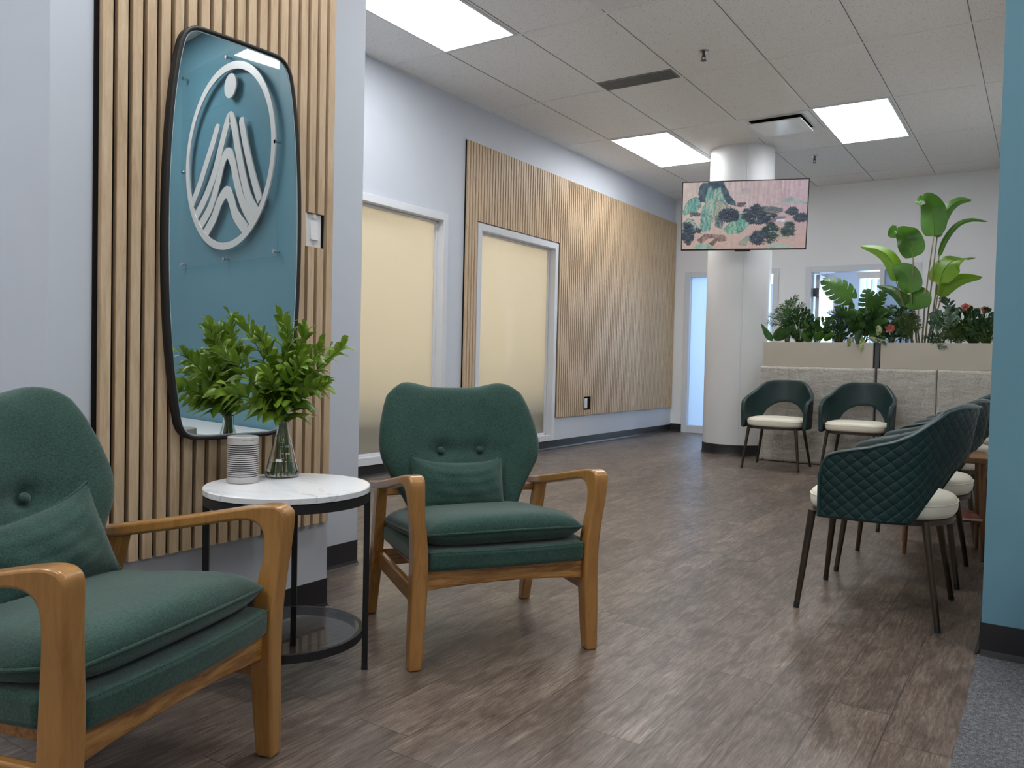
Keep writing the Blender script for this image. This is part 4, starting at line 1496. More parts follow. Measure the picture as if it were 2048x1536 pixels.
# ------------------------------------------------------------------ television on the column
TD = 8.05
tvc = C_O + (C_D + C_R * ((1487.3 - 1024) / F_PX) - C_U * ((430.9 - 768) / F_PX)) * TD
tv = thing('television', 'flat television on the column showing a mountain landscape painting', 'television', tuple(tvc), math.radians(19.75))
tv.rotation_euler = Euler((math.radians(10.0), 0, math.radians(19.75)), 'XYZ')
TW, TT = 1.217, 0.687
MB().box((-TW / 2, 0, -TT / 2), (TW / 2, 0.018, TT / 2)).box((-TW / 2 + 0.12, 0.018, -TT / 2 + 0.03), (TW / 2 - 0.12, 0.055, TT / 2 - 0.22)).build('housing', M['black_plastic'], tv, smooth=False)
f = MB(); e = 0.009
for a, b in (((-TW / 2, -TT / 2), (-TW / 2 + e, TT / 2)), ((TW / 2 - e, -TT / 2), (TW / 2, TT / 2)), ((-TW / 2, TT / 2 - e), (TW / 2, TT / 2)), ((-TW / 2, -TT / 2), (TW / 2, -TT / 2 + 0.015))):
    f.box((a[0], -0.004, a[1]), (b[0], 0.001, b[1]))
f.build('bezel', M['black_plastic'], tv, smooth=False)
MB().box((-0.075, -0.003, -TT / 2 - 0.014), (0.075, 0.03, -TT / 2)).build('sensor_housing', M['black_plastic'], tv, smooth=False)

# painting on the screen: colours worked out on a fine grid of vertices
NX, NY = 300, 168
rng = np.random.default_rng(11)
xx, yy = np.meshgrid(np.linspace(0, 1, NX), np.linspace(0, 1, NY))


def vnoise(fx, fy, seed, oct=4):
    r_ = np.random.default_rng(seed)
    out = np.zeros((NY, NX)); amp = 1.0; tot = 0
    for o in range(oct):
        gx, gy = int(fx * 2 ** o) + 2, int(fy * 2 ** o) + 2
        g_ = r_.random((gy, gx))
        X = xx * (gx - 1.001); Y = yy * (gy - 1.001)
        ix, iy = X.astype(int), Y.astype(int)
        tx, ty = X - ix, Y - iy
        tx, ty = tx * tx * (3 - 2 * tx), ty * ty * (3 - 2 * ty)
        v = (g_[iy, ix] * (1 - tx) + g_[iy, ix + 1] * tx) * (1 - ty) + (g_[iy + 1, ix] * (1 - tx) + g_[iy + 1, ix + 1] * tx) * ty
        out += v * amp; tot += amp; amp *= 0.55
    return out / tot


def inside(poly, wob=0.012, seed=1):
    px = xx + (vnoise(26, 18, seed) - 0.5) * 2 * wob
    py = yy + (vnoise(26, 18, seed + 50) - 0.5) * 2 * wob
    r_ = np.zeros((NY, NX), bool)
    n = len(poly)
    for i in range(n):
        (x1, y1), (x2, y2) = poly[i], poly[(i + 1) % n]
        c_ = ((y1 > py) != (y2 > py))
        with np.errstate(divide='ignore', invalid='ignore'):
            xi = (x2 - x1) * (py - y1) / (y2 - y1 + 1e-12) + x1
        r_ ^= c_ & (px < xi)
    return r_


img = np.zeros((NY, NX, 3))
left, rightc = np.array([196, 176, 166.]), np.array([176, 146, 158.])
img[:] = left + (rightc - left) * xx[..., None]
img += (np.array([190, 150, 132.]) - img) * (np.clip((yy - 0.45) / 0.5, 0, 1) * 0.7)[..., None]
st_ = vnoise(60, 2, 5, 3)
img += ((st_ - 0.5) * 42 * np.clip(1 - yy * 1.4, 0.1, 1))[..., None]
img += ((vnoise(40, 24, 6) - 0.5) * 20)[..., None]


def paint(poly, c1, c2, seed, wob=0.012, strokes=(40, 6), soft=1.0, edge=None):
    global img
    msk = inside(poly, wob, seed)
    t = vnoise(strokes[0], strokes[1], seed + 7, 3)
    t = np.clip((t - 0.32) / 0.36, 0, 1)
    col = np.array(c1, float) + (np.array(c2, float) - np.array(c1, float)) * t[..., None]
    if strokes[1] <= 7:        # brush wrinkles running down the slopes
        wr = np.sin(xx * 150 + 26 * vnoise(9, 7, seed + 3) + yy * 12)
        col = col * (1 - 0.30 * np.clip((wr - 0.55) / 0.3, 0, 1) * (0.4 + 0.6 * vnoise(20, 12, seed + 4)))[..., None]
    a = msk[..., None] * soft
    img = img * (1 - a) + col * a
    if edge is not None:
        er = msk & ~(np.roll(msk, 2, 0) & np.roll(msk, -1, 1) & np.roll(msk, 1, 1))
        img[er] = img[er] * 0.35 + np.array(edge, float) * 0.65


paint([(0.44, 0.20), (0.47, 0.12), (0.52, 0.10), (0.56, 0.18), (0.57, 0.22)], (150, 140, 148), (176, 160, 160), 21, 0.02, (20, 10), 0.7)
paint([(0.70, 0.36), (0.78, 0.33), (0.84, 0.27), (0.87, 0.23), (0.90, 0.27), (1.0, 0.33), (1.0, 0.36), (0.85, 0.34)], (110, 150, 146), (150, 165, 160), 22, 0.008, (20, 20), 0.85)
paint([(0.125, 0.25), (0.14, 0.06), (0.16, 0.0), (0.33, 0.0), (0.36, 0.14), (0.43, 0.30), (0.44, 0.36), (0.36, 0.34), (0.14, 0.30)], (48, 72, 92), (86, 108, 120), 23, 0.018, (26, 14))
paint([(0.0, 0.47), (0.02, 0.34), (0.06, 0.24), (0.11, 0.21), (0.14, 0.26), (0.15, 0.36), (0.10, 0.44), (0.03, 0.48)], (78, 160, 148), (140, 178, 160), 24, 0.012, (34, 5), 1, (60, 104, 104))
paint([(0.145, 0.72), (0.155, 0.45), (0.18, 0.30), (0.20, 0.09), (0.225, 0.06), (0.25, 0.14), (0.28, 0.08), (0.305, 0.07), (0.33, 0.20), (0.37, 0.34), (0.30, 0.30), (0.27, 0.42), (0.24, 0.60), (0.23, 0.74)], (96, 160, 148), (160, 180, 162), 25, 0.012, (60, 5), 1, (58, 98, 98))
paint([(0.25, 0.60), (0.265, 0.32), (0.30, 0.26), (0.37, 0.36), (0.43, 0.42), (0.36, 0.46), (0.30, 0.56)], (176, 160, 140), (140, 160, 142), 26, 0.015, (44, 5), 1, (90, 100, 96))
paint([(0.0, 0.60), (0.05, 0.53), (0.09, 0.55), (0.13, 0.66), (0.05, 0.70), (0, 0.66)], (90, 158, 142), (150, 172, 152), 27, 0.012, (30, 6), 1, (60, 98, 96))
paint([(0.27, 0.66), (0.27, 0.52), (0.31, 0.46), (0.35, 0.52), (0.33, 0.70)], (96, 120, 120), (150, 150, 136), 28, 0.014, (40, 5))
paint([(0.34, 0.72), (0.40, 0.58), (0.45, 0.49), (0.50, 0.48), (0.54, 0.54), (0.555, 0.62), (0.52, 0.70), (0.46, 0.78), (0.38, 0.78)], (84, 160, 140), (132, 176, 152), 29, 0.012, (50, 7), 1, (58, 100, 98))
paint([(0.62, 0.78), (0.74, 0.62), (0.82, 0.72), (0.88, 0.86), (0.70, 0.90)], (150, 150, 128), (180, 158, 136), 30, 0.02, (20, 10), 0.7)


def trees(cx_, cy_, rx, ry, n, seed, c1=(44, 56, 78), c2=(74, 92, 104), size=0.022):
    r_ = np.random.default_rng(seed)
    for _ in range(max(2, n // 6)):
        px, py = cx_ + rx * 0.8 * (r_.random() * 2 - 1), cy_ + ry * 0.9
        msk = (np.abs(xx - px - 0.02 * np.sin((yy - py) * 30 + px * 50)) < 0.0028) & (yy < py + 0.02) & (yy > cy_)
        img[msk] = img[msk] * 0.3 + np.array(c1) * 0.7
    for _ in range(int(n * 3.2)):
        a, q = r_.random() * 2 * PI, math.sqrt(r_.random())
        px, py = cx_ + rx * q * math.cos(a), cy_ + ry * q * math.sin(a)
        s_ = size * 0.55 * (0.6 + 0.8 * r_.random())
        d = ((xx - px) / s_) ** 2 + ((yy - py) / (s_ * 1.05)) ** 2
        d *= 0.75 + 0.55 * np.sin(np.arctan2(yy - py, xx - px) * 7 + r_.random() * 6)
        msk = d < 0.8
        t = r_.random()
        img[msk] = np.array(c1) * (1 - t) + np.array(c2) * t
        low = msk & (yy > py + s_ * 0.25)
        img[low] = img[low] * 0.72


trees(0.38, 0.50, 0.075, 0.10, 40, 1)
trees(0.62, 0.50, 0.13, 0.13, 70, 2)
trees(0.60, 0.42, 0.02, 0.07, 8, 3)
trees(0.48, 0.34, 0.035, 0.03, 10, 4, (90, 82, 92), (112, 100, 106), 0.014)
trees(0.73, 0.43, 0.07, 0.05, 22, 5, (84, 98, 106), (120, 124, 122), 0.018)
trees(0.88, 0.45, 0.035, 0.05, 12, 6); trees(0.955, 0.55, 0.05, 0.06, 16, 7)
paint([(0.68, 0.64), (0.70, 0.60), (0.76, 0.53), (0.84, 0.53), (0.83, 0.57)], (110, 100, 112), (128, 116, 122), 31, 0.004, (20, 20))
paint([(0.76, 0.60), (0.765, 0.57), (0.835, 0.56), (0.83, 0.61)], (196, 200, 216), (160, 166, 190), 32, 0.003, (30, 8))
trees(0.72, 0.76, 0.06, 0.15, 34, 8, (40, 62, 66), (66, 92, 90)); trees(0.62, 0.84, 0.06, 0.10, 26, 9); trees(0.86, 0.72, 0.05, 0.10, 22, 10, (44, 70, 72), (70, 100, 96))
trees(0.045, 0.76, 0.045, 0.17, 34, 12); trees(0.12, 0.72, 0.03, 0.04, 9, 13, (48, 66, 82), (80, 100, 110), 0.016)
trees(0.10, 0.47, 0.05, 0.03, 14, 14, (84, 92, 96), (110, 118, 116), 0.012)
paint([(0.12, 0.86), (0.19, 0.77), (0.35, 0.79), (0.36, 0.82), (0.22, 0.84), (0.16, 0.92)], (118, 92, 88), (158, 128, 114), 33, 0.004, (60, 12))
paint([(0.22, 0.92), (0.28, 0.83), (0.31, 0.83), (0.26, 0.96)], (104, 82, 80), (140, 112, 102), 34, 0.004, (40, 12))
paint([(0.30, 0.82), (0.37, 0.82), (0.37, 0.88), (0.30, 0.89)], (168, 138, 120), (118, 92, 86), 35, 0.004, (50, 6))
paint([(0.10, 1.0), (0.12, 0.93), (0.20, 0.92), (0.28, 1.0)], (96, 160, 142), (150, 170, 150), 36, 0.01, (30, 10))
paint([(0.66, 1.0), (0.72, 0.94), (0.82, 0.92), (0.90, 0.99), (0.9, 1.0)], (108, 166, 152), (160, 172, 156), 37, 0.01, (30, 10))
paint([(0.46, 0.94), (0.50, 0.84), (0.54, 0.80), (0.56, 0.86), (0.53, 0.96)], (110, 136, 120), (164, 156, 134), 38, 0.012, (20, 10), 0.7)
gray = img.mean(2, keepdims=True)
img = gray + (img - gray) * 0.70
img = np.clip(img * 0.98, 0, 255) / 255
lin = np.where(img <= 0.04045, img / 12.92, ((img + 0.055) / 1.055) ** 2.4)
m = MB()
SX, SZ = TW - 2 * e, TT - e - 0.015
zc0 = -TT / 2 + 0.015
m.grid([[(-SX / 2 + SX * i / (NX - 1), -0.0015, zc0 + SZ * (1 - j / (NY - 1))) for i in range(NX)] for j in range(NY)], flip=True)
t = NT('television_screen')
at_ = t.n('ShaderNodeVertexColor', layer_name='Col')
em = t.n('ShaderNodeEmission'); t.l(at_.outputs[0], em.inputs[0]); em.inputs[1].default_value = 1.0
t.base((0.01, 0.01, 0.012, 1)); t.set(Roughness=0.25)
sh = t.n('ShaderNodeAddShader'); t.l(em.outputs[0], sh.inputs[0]); t.l(t.b.outputs[0], sh.inputs[1]); t.l(sh.outputs[0], t.o.inputs[0])
M['screen'] = t.m
so = m.build('screen', t.m, tv, smooth=False)
ca = so.data.color_attributes.new('Col', 'FLOAT_COLOR', 'POINT')
rgba = np.ones((NY * NX, 4)); rgba[:, :3] = lin.reshape(-1, 3)
ca.data.foreach_set('color', rgba.ravel())

# bracket from the column
bv = Vector((CX - tvc.x, CY - tvc.y, 0)); L_ = bv.length - CR
br = MB()
mi = tv.matrix_basis.inverted()
bdir = bv.normalized()
p1 = Vector((tvc.x, tvc.y, tvc.z)) + Vector((-0.338, 0.941, 0)) * 0.05
p2 = Vector((CX, CY, p1.z)) - bdir * (CR - 0.005)
br.tube([mi @ p1, mi @ ((p1 + p2) / 2), mi @ p2], 0.028, 14)
br.build('wall_arm', M['black_metal'], tv)
br = MB(); q = p2
br.tube([mi @ (q + Vector((0, 0, -0.16))), mi @ (q + Vector((0, 0, 0.16)))], 0.03, 10)
br.build('mount_plate', M['black_metal'], tv)


# ------------------------------------------------------------------ plants
CAMR = Vector((0.8334, 0.5527, 0)); TOC = Vector((0.5527, -0.8334, 0))


def prof_ovate(t): return max(0.0, math.sin(PI * min(1, t ** 0.75))) ** 0.85
def prof_broad(t): return max(0.0, math.sin(PI * min(1, t ** 0.62))) ** 0.55
def prof_lance(t): return max(0.0, math.sin(PI * t ** 0.8)) ** 1.1


def blade(mb, path, width, side, prof=prof_ovate, fold=0.15, wave=0.0, n=5, cols=2, ph=0.0):
    """leaf blade along a midrib path; side = direction of its width"""
    P = smooth_path(path, n) if len(path) > 2 else [Vector(path[0]).lerp(Vector(path[1]), k / (2 * n)) for k in range(2 * n + 1)]
    N = len(P) - 1
    side = Vector(side).normalized()
    rows = []
    for i, p in enumerate(P):
        t = (P[min(i + 1, N)] - P[max(i - 1, 0)]).normalized()
        s = side - t * side.dot(t)
        if s.length < 1e-4: s = Vector((0, 1, 0))
        s.normalize()
        nn = t.cross(s)
        w = width / 2 * max(prof(i / N), 0.015)
        row = []
        for c in range(-cols, cols + 1):
            u = c / cols
            row.append(p + s * (u * w) + nn * (abs(u) * w * fold + wave * w * math.sin(9 * i / N + 3 * u + ph) * abs(u)))
        rows.append(row)
    mb.grid(rows)


def frond(mb, path, plen, n, width, up=Vector((0, 0, 1)), rnd=None, start=0.2, droop=0.25):
    """pinnate frond: thin leaflets both sides of a rib"""
    P = smooth_path(path, 8)
    N = len(P) - 1
    mb.tube(P, [0.003 * (1 - 0.7 * i / N) for i in range(N + 1)], 5)
    for k in range(n):
        f = start + (1 - start) * k / (n - 1)
        i = min(N - 1, int(f * N)); p = P[i].lerp(P[i + 1], f * N - i)
        t = (P[i + 1] - P[i]).normalized()
        s = t.cross(TOC)
        if s.length < 0.2: s = t.cross(up)
        s.normalize()
        for sg_ in (-1, 1):
            L = plen * (0.55 + 0.6 * math.sin(PI * min(1, 0.15 + 0.85 * f))) * (0.85 + 0.3 * rnd.random())
            d = (t * (0.75 + 0.3 * rnd.random()) + s * sg_ * (0.8 + 0.2 * rnd.random()) + TOC * (rnd.random() - 0.5) * 0.6).normalized()
            e = p + d * L - up * (L * droop * rnd.random())
            mid = p.lerp(e, 0.5) + up * 0.1 * L * rnd.random()
            blade(mb, [p, mid, e], width, d.cross(TOC) + TOC * 0.3 * (rnd.random() - 0.5), prof_lance, 0.1, 0, 3, 1)


def shift(mb, o):
    l = Vector(o)
    mb.v = [tuple(Vector(p) - l) for p in mb.v]
    return mb


Kx = lambda x, y, Y: at(1480 + x * 0.27734, 380 + y * 0.27734, Y)
SOIL = 1.155


def plant(name, label, cat, x, Y, group=None):
    p = Kx(x, 1090, Y)
    return thing(name, label, cat, (p.x, Y, SOIL - 0.005), 0, group)


def put(root, name, mat, mb, **kw):
    if not mb.v: return None
    shift(mb, root.location)
    return mb.build(name, mat, root, angle=180, **kw)


# the tall broad-leaf plant, every big leaf its own part
YQ = 8.36
bp = plant('bird_of_paradise_plant', 'tall broad-leaf plant with paddle leaves in the right planter box', 'plant', 1310, YQ)
BOP = [  # leaf path (pixels of the planter close-up), width, depth offset, material, stem foot
    ([(1397, 335), (1394, 240), (1384, 140), (1352, 76), (1262, 84)], 205, -0.03, 'leaf_bop', (1312, 1060), 0.18),
    ([(1420, 346), (1452, 225), (1505, 128), (1585, 76), (1672, 74)], 92, 0.02, 'leaf_bop', (1330, 1060), 0.55),
    ([(1435, 480), (1478, 365), (1560, 258), (1660, 216), (1788, 228)], 46, 0.05, 'leaf_bop', (1352, 1040), 0.5),
    ([(1248, 487), (1234, 410), (1196, 332), (1136, 298), (1066, 330)], 205, -0.02, 'leaf_bop', (1280, 1060), 0.2),
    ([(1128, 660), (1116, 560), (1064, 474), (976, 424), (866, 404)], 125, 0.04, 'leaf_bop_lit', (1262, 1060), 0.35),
    ([(1232, 742), (1226, 672), (1200, 610), (1150, 575), (1096, 566)], 190, -0.05, 'leaf_bop', (1240, 1060), 0.15),
    ([(1286, 862), (1284, 810), (1268, 770), (1226, 752), (1172, 760)], 205, -0.08, 'leaf_bop', (1302, 1060), 0.15),
    ([(1196, 862), (1160, 786), (1108, 732), (1050, 706), (984, 690)], 84, 0.02, 'leaf_mid', (1250, 1060), 0.3),
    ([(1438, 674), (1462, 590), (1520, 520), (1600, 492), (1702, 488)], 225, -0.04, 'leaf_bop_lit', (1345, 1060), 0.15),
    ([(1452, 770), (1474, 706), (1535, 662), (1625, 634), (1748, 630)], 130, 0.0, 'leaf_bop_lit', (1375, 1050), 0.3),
]
for k, (pts, w, dy, mt, foot, fold) in enumerate(BOP):
    n = len(pts)
    P = [Kx(x, y, YQ + dy + 0.02 * i - (0.06 if k in (0, 3) and i >= 3 else 0)) for i, (x, y) in enumerate(pts)]
    mb = MB()
    sgn = 1 if pts[-1][0] > pts[0][0] else -1
    blade(mb, P, w * 0.001148, Vector((1, -0.25, 0.0)) if w > 150 else ((P[-2] - P[0]).cross(TOC) * 0.8 + TOC * 0.12), prof_broad, fold, 0.05, 7, 4, k)
    lf = put(bp, 'leaf', M[mt], mb)
    mb = MB()
    for a in range(len(P) - 1):
        pass
    Q = smooth_path(P, 4)
    mb.tube([q + Vector((0, -0.0015, 0)) for q in Q[:int(len(Q) * 0.8)]], [0.0045 * (1 - i / len(Q)) + 0.0008 for i in range(int(len(Q) * 0.8))], 6)
    shift(mb, bp.location)
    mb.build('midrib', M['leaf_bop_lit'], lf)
    b0 = Kx(foot[0], foot[1], YQ + 0.01 * (k - 5)); b0.z = SOIL - 0.004
    mb = MB(); c_ = b0.lerp(P[0], 0.5) + Vector((0.012 * (k % 3 - 1), 0, 0.0))
    mb.tube(smooth_path([b0, c_, P[0]], 6), [0.0085 - 0.0035 * i / 12 for i in range(13)], 8)
    put(bp, 'stem', M['stem_brown'], mb)


def monstera_leaf(mb, base, tip, width, side, nrm, lobes=6):
    base, tip = Vector(base), Vector(tip)
    ax = tip - base; L = ax.length; ax.normalize()
    side = Vector(side); side = (side - ax * side.dot(ax)).normalized()
    nn = Vector(nrm).normalized()

    def pt(t, s):
        a = abs(s)
        hw = width / 2 * max(0.02, math.sin(PI * min(1, max(0, (t + 0.12) / 1.12)) ** 0.62)) ** 0.75
        tt = t + 0.30 * a ** 2.2 * (1 - 0.75 * t) - 0.34 * (1 - t) ** 2 * a
        return base + ax * (tt * L) + side * (s * hw) + nn * (-0.10 * width * a * a + 0.04 * L * math.sin(PI * t))
    for sg_ in (-1, 1):
        rows = [[pt(t / 24, sg_ * 0.42 * c / 3) for c in range(4)] for t in range(-2, 25)]
        mb.grid(rows)
        for k in range(lobes):
            t0, t1 = -0.08 + 1.06 * k / lobes, -0.08 + 1.06 * (k + 1) / lobes
            rows = []
            for c in range(7):
                s = 0.42 + 0.58 * c / 6
                g_ = 0.085 * (c / 6) ** 0.7 * (t1 - t0)
                e = 0.10 * (t1 - t0) * (c / 6) ** 6
                rows.append([pt(t0 + g_ + e + (t1 - t0 - 2 * g_ - 2 * e) * j / 4, sg_ * s) for j in range(5)])
            mb.grid(rows)


YM = 8.31
mo = plant('monstera_plant', 'split-leaf monstera at the right end of the left planter box', 'plant', 860, YM)
for k, (b, tp, w, dy) in enumerate([((790, 772), (600, 648), 215, -0.02), ((955, 868), (915, 716), 200, 0.03), ((775, 905), (690, 836), 110, 0.05), ((960, 850), (1052, 720), 120, -0.02)]):
    B, T_ = Kx(*b, YM + dy), Kx(*tp, YM + dy - 0.03)
    mb = MB(); d = (T_ - B)
    monstera_leaf(mb, B, T_, w * 0.001148, d.cross(TOC), TOC)
    put(mo, 'leaf', M['leaf_bop'] if k in (0, 2) else M['leaf_mid'], mb)
    b0 = Kx(860 + 12 * k, 1085, YM + 0.02 * k); b0.z = SOIL - 0.004
    mb = MB(); mb.tube(smooth_path([b0, b0.lerp(B, 0.55) + Vector((0.01, 0, 0.01)), B], 6), 0.0045, 6)
    put(mo, 'stem', M['stem'], mb)


def palm(label, foot, Y, tips, plen, n, width, mt, seed, name='parlor_palm', bow=0.05, cat='plant'):
    r = plant(name, label, cat, foot, Y, 'small plants filling the planter boxes')
    rnd = random.Random(seed)
    mb = MB(); sm = MB()
    b0 = Vector((r.location[0], Y, SOIL - 0.004))
    for (x, y) in tips:
        T_ = Kx(x, y, Y + (rnd.random() - 0.5) * 0.16)
        b = b0 + Vector(((rnd.random() - 0.5) * 0.03, (rnd.random() - 0.5) * 0.03, 0))
        c_ = b.lerp(T_, 0.55) + Vector((-(T_.x - b.x) * 0.25, 0, abs(T_.z - b.z) * 0.10 + bow))
        frond(mb, [b, c_, T_], plen, n, width, rnd=rnd)
        sm.tube([b, b.lerp(c_, 0.5)], 0.0035, 6)
    put(r, 'frond', M[mt], mb); put(r, 'stem', M['stem'], sm)
    return r


def shrub(label, foot, Y, box, n, ln, wd, mt, seed, name='foliage_plant', spread=1.0, prof=prof_ovate, fl=None, dyr=0.18):
    r = plant(name, label, 'plant', foot, Y, 'small plants filling the planter boxes')
    rnd = random.Random(seed)
    mb = MB(); sm = MB()
    b0 = Vector((r.location[0], Y, SOIL - 0.004))
    x0, x1, y0, y1 = box
    for k in range(n):
        x, y = x0 + (x1 - x0) * rnd.random(), y0 + (y1 - y0) * rnd.random() ** 0.8
        p = Kx(x, y, Y + (rnd.random() - 0.5) * dyr)
        out = (p - b0); out.z *= 0.6
        out = out.normalized() if out.length > 0.01 else Vector((0, 0, 1))
        d = (out + Vector((rnd.random() - 0.5, rnd.random() - 0.7, rnd.random() - 0.45)) * 1.1 * spread).normalized()
        L = ln * (0.7 + 0.6 * rnd.random())
        e = p + d * L
        mid = p.lerp(e, 0.5) + Vector((0, 0, L * 0.12))
        side = d.cross(Vector((rnd.random() - 0.5, -0.8, rnd.random() * 0.9)))
        blade(mb, [p, mid, e - Vector((0, 0, L * 0.12))], wd * (0.8 + 0.4 * rnd.random()), side, prof, 0.12, 0.04, 4, 2, k)
        if k % 2 == 0:
            sm.tube([b0 + Vector(((rnd.random() - 0.5) * 0.02, (rnd.random() - 0.5) * 0.02, 0)), b0.lerp(p, 0.5) + Vector((0, 0, 0.02)), p], 0.0022, 5)
    put(r, 'foliage', M[mt], mb); put(r, 'stem', M['stem'], sm)
    if fl:
        for (x, y, s_, dy) in fl:
            f = MB(); c_ = Kx(x, y, Y + dy)
            for k in range(11):
                a = 2.4 * k; q = 0.35 + 0.65 * (k / 10)
                d = Vector((math.cos(a) * q, -0.45 - 0.3 * rnd.random(), math.sin(a) * q * 0.8 + 0.15)).normalized()
                blade(f, [c_, c_ + d * s_ * 0.55 + Vector((0, 0, 0.004)), c_ + d * s_], s_ * 0.62, d.cross(Vector((0.2, -1, 0.4))), prof_ovate, 0.25, 0.05, 3, 2, k)
            put(r, 'flower', M['coral'], f)
            f = MB(); f.tube([Vector((r.location[0], Y, SOIL)), b0.lerp(c_, 0.5), c_], 0.003, 6)
            put(r, 'flower_stalk', M['stem'], f)
    return r


def broad(label, foot, Y, leaves, mt, name='leafy_plant'):
    r = plant(name, label, 'plant', foot, Y, 'small plants filling the planter boxes')
    mb = MB()
    for k, (pts, w) in enumerate(leaves):
        P = [Kx(x, y, Y - 0.03 * i) for i, (x, y) in enumerate(pts)]
        blade(mb, P, w * 0.001148, (P[-1] - P[0]).cross(TOC), prof_ovate, 0.2, 0.05, 5, 3, k)
    put(r, 'foliage', M[mt], mb)
    return r


palm('feathery palm at the left end of the left planter box', 340, 8.34,
     [(405, 765), (345, 800), (300, 830), (262, 860), (455, 820), (490, 870), (512, 905), (212, 900), (205, 950), (375, 790), (425, 850), (330, 860), (280, 900)], 0.062, 24, 0.0058, 'leaf_mid', 5)
shrub('dark bushy plant between the feathery palm and the wide-leaf plant', 430, 8.36, (340, 510, 880, 1070), 150, 0.058, 0.026, 'leaf_dark', 6)
broad('low wide-leaf plant at the far left corner of the left planter box', 250, 8.26,
      [([(236, 1088), (200, 1040), (152, 962)], 62), ([(262, 1088), (320, 1030), (394, 985)], 92), ([(255, 1088), (275, 1030), (300, 985)], 70)], 'leaf_mid')
broad('low wide-leaf plant in the middle of the left planter box', 540, 8.26,
      [([(520, 1090), (480, 1062), (436, 1040)], 70), ([(560, 1090), (572, 1050), (585, 1015)], 92), ([(610, 1090), (640, 1058), (684, 1020)], 60)], 'leaf_bop')
shrub('round-leaf grey-green plant in the middle of the left planter box', 550, 8.34, (480, 640, 940, 1070), 44, 0.085, 0.055, 'leaf_mid', 8, fl=None)
palm('spiky fern left of the monstera', 715, 8.33,
     [(640, 880), (665, 866), (700, 850), (735, 856), (770, 880), (806, 912), (624, 930), (640, 970), (800, 960), (690, 900), (745, 905)], 0.045, 18, 0.006, 'leaf_dark', 9, 'spiky_fern')
shrub('dark bushy plant under the spiky fern', 715, 8.36, (620, 800, 930, 1080), 140, 0.050, 0.022, 'leaf_dark', 10)
shrub('glossy large-leaf plant under the monstera', 870, 8.33, (780, 1030, 890, 1060), 70, 0.105, 0.058, 'leaf_mid', 12)
shrub('dark large-leaf plant over the gap between the planter boxes', 985, 8.33, (900, 1070, 910, 1060), 48, 0.11, 0.055, 'leaf_dark', 13)
broad('variegated trailing plant hanging over the front of the left planter box', 850, 8.225,
      [([(815, 1060), (795, 1095), (775, 1128)], 60), ([(880, 1050), (885, 1110), (872, 1170)], 62), ([(1010, 975), (1005, 1010), (990, 1050)], 58), ([(930, 1060), (970, 1078), (1050, 1085)], 40)], 'leaf_varieg', 'trailing_pothos')
broad('dark pointed leaves spilling over the dark post', 1005, 8.215,
      [([(985, 1050), (1020, 1080), (1056, 1128)], 46), ([(880, 1010), (850, 1060), (845, 1120)], 60)], 'leaf_dark')
shrub('coral flowering plant beside the post in the right planter box', 1090, 8.30, (1040, 1180, 960, 1075), 60, 0.06, 0.03, 'leaf_dark', 15, 'flowering_plant', fl=[(1085, 1003, 0.062, -0.06)])
palm('dark spiky palm behind the coral flower', 1160, 8.42,
     [(1062, 850), (1085, 842), (1110, 850), (1150, 865), (1185, 850), (1240, 875), (1265, 905), (1050, 900)], 0.070, 18, 0.0080, 'leaf_dark', 16, 'spiky_palm')
palm('olive fan fern at the foot of the tall broad-leaf plant', 1200, 8.28,
     [(1120, 940), (1160, 910), (1200, 900), (1250, 905), (1290, 930), (1300, 980), (1130, 1000), (1270, 1000)], 0.060, 20, 0.0075, 'leaf_olive', 17, 'fan_fern')
palm('fern drooping over the front of the right planter box', 1380, 8.235,
     [(1482, 1138), (1520, 1130), (1440, 1100), (1330, 1060), (1400, 1040), (1450, 1050)], 0.045, 15, 0.006, 'leaf_dark', 18, 'drooping_fern', 0.03)
shrub('silvery-leaf plant right of the tall stems', 1450, 8.30, (1380, 1560, 890, 1020), 46, 0.085, 0.040, 'leaf_silver', 19)
palm('plant with a scalloped upright frond right of the tall stems', 1520, 8.38,
     [(1466, 778), (1530, 860), (1410, 905), (1560, 880)], 0.075, 9, 0.030, 'leaf_dark', 20, 'scalloped_fern')
palm('olive feather fern low in the right planter box', 1570, 8.25,
     [(1430, 1060), (1465, 1015), (1520, 985), (1580, 975), (1640, 985), (1690, 1015), (1720, 1050), (1490, 1060), (1650, 1050)], 0.060, 19, 0.008, 'leaf_olive', 21, 'feather_fern')
shrub('dark flowering shrub with two coral blooms near the blue wall', 1690, 8.36, (1560, 1815, 870, 1060), 210, 0.062, 0.026, 'leaf_dark', 22, 'flowering_shrub', fl=[(1630, 852, 0.058, -0.02), (1765, 866, 0.045, -0.02)])
shrub('dark low plant at the right end of the right planter box', 1790, 8.28, (1640, 1850, 940, 1085), 150, 0.055, 0.026, 'leaf_dark', 23)

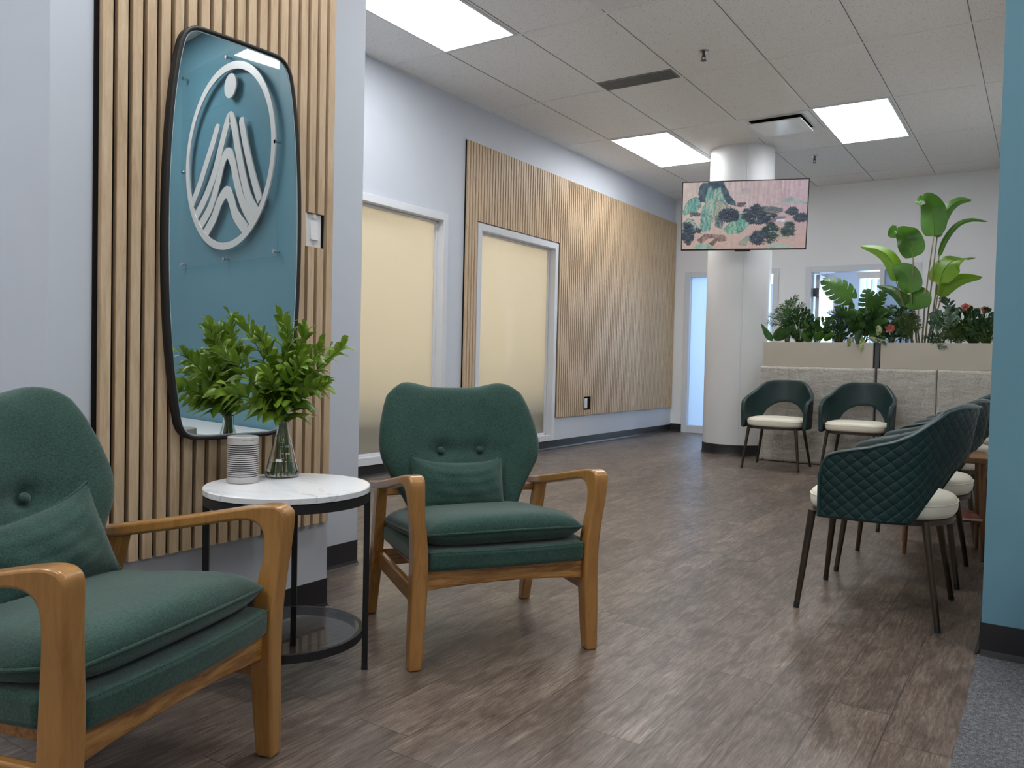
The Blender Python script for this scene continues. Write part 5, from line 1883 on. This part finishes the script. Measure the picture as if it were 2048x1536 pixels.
# ------------------------------------------------------------------ cut branches in the flask
BR = [  # right, towards us, height of the tip, label
    (-0.112, 0.050, 1.050, 'leafy cut stem in the flask, highest on the left side'),
    (-0.060, 0.060, 1.020, 'leafy cut stem in the flask, second from the left at the top'),
    (-0.012, -0.010, 1.075, 'leafy cut stem in the flask, tallest and nearly upright'),
    (0.022, 0.040, 1.045, 'leafy cut stem in the flask, upright just right of the tallest'),
    (0.070, 0.010, 1.035, 'leafy cut stem in the flask, in front of the mirror\'s right edge'),
    (0.130, 0.050, 0.975, 'leafy cut stem in the flask, over the slats right of the mirror'),
    (0.192, 0.012, 0.985, 'leafy cut stem in the flask, reaching farthest right past the slat panel'),
    (0.150, 0.080, 0.860, 'leafy cut stem in the flask, low on the right side'),
    (-0.150, 0.120, 0.950, 'leafy cut stem in the flask, leaning left in front of the mirror'),
    (-0.150, 0.150, 0.835, 'leafy cut stem in the flask, lowest on the left side'),
    (-0.020, 0.120, 0.890, 'leafy cut stem in the flask, leaning straight towards us'),
    (0.080, 0.100, 0.930, 'leafy cut stem in the flask, middle right, leaning towards us'),
    (0.045, -0.045, 0.960, 'leafy cut stem in the flask, at the back close to the mirror'),
    (-0.040, 0.085, 0.800, 'short leafy cut stem drooping over the flask neck'),
]
for k, (dr, tw, zt, lab) in enumerate(BR):
    rnd = random.Random(100 + k)
    a = 2 * PI * k / len(BR)
    r = thing('leafy_branch', lab, 'branch', (FX + 0.026 * math.cos(a), FY + 0.026 * math.sin(a), TH + 0.0075), 0, 'cut stems in the flask')
    o = Vector(r.location)
    b = o.copy()
    nk = Vector((FX + 0.0105 * math.cos(a + 0.5), FY + 0.0105 * math.sin(a + 0.5), TH + 0.160))
    tip = Vector((FX, FY, 0)) + CAMR * dr + TOC * tw
    tip.z = zt
    md = nk.lerp(tip, 0.5) + Vector((0, 0, 0.035))
    P = smooth_path([b, nk, md, tip], 14)
    N = len(P) - 1
    sm = MB(); sm.tube(P, [0.0026 - 0.0016 * i / N for i in range(N + 1)], 7)
    shift(sm, o); sm.build('stem', M['stem'], r)
    lf = MB()
    f = 0.37 if k in (10, 13) else 0.44
    side_sel = 0
    while f < 1.0:
        i = min(N - 1, int(f * N)); p = P[i].lerp(P[i + 1], f * N - i)
        t = (P[i + 1] - P[i]).normalized()
        h = t.cross(TOC).normalized()
        ang = side_sel * 2.2 + rnd.random() * 0.7
        out = (h * math.cos(ang) + t.cross(h) * math.sin(ang)).normalized()
        q = (f - 0.45) / 0.55
        L = (0.088 - 0.034 * q) * (0.85 + 0.3 * rnd.random())
        d = (t * (0.45 + 0.75 * q) + out * (1.0 - 0.35 * q) - Vector((0, 0, 0.55 * max(0, 0.25 - q)))).normalized()
        if p.x + d.x * L < -2.135:
            d.x = abs(d.x) * 0.3; d.normalize()
        e = p + d * L
        mid = p + d * (L * 0.5) + Vector((0, 0, 0.16 * L))
        sd = d.cross(t); 
        sd = (sd + Vector((rnd.random() - 0.5, rnd.random() - 0.5, rnd.random() - 0.5)) * 0.7)
        blade(lf, [p, mid, e - Vector((0, 0, 0.10 * L))], L * (0.50 - 0.12 * q), sd, prof_ovate, 0.22, 0.06, 4, 2, k + f * 20)
        side_sel += 1
        f += 0.031 if q < 0.75 else 0.021
    shift(lf, o); lf.build('foliage', M['leaf_fresh'], r, angle=180)
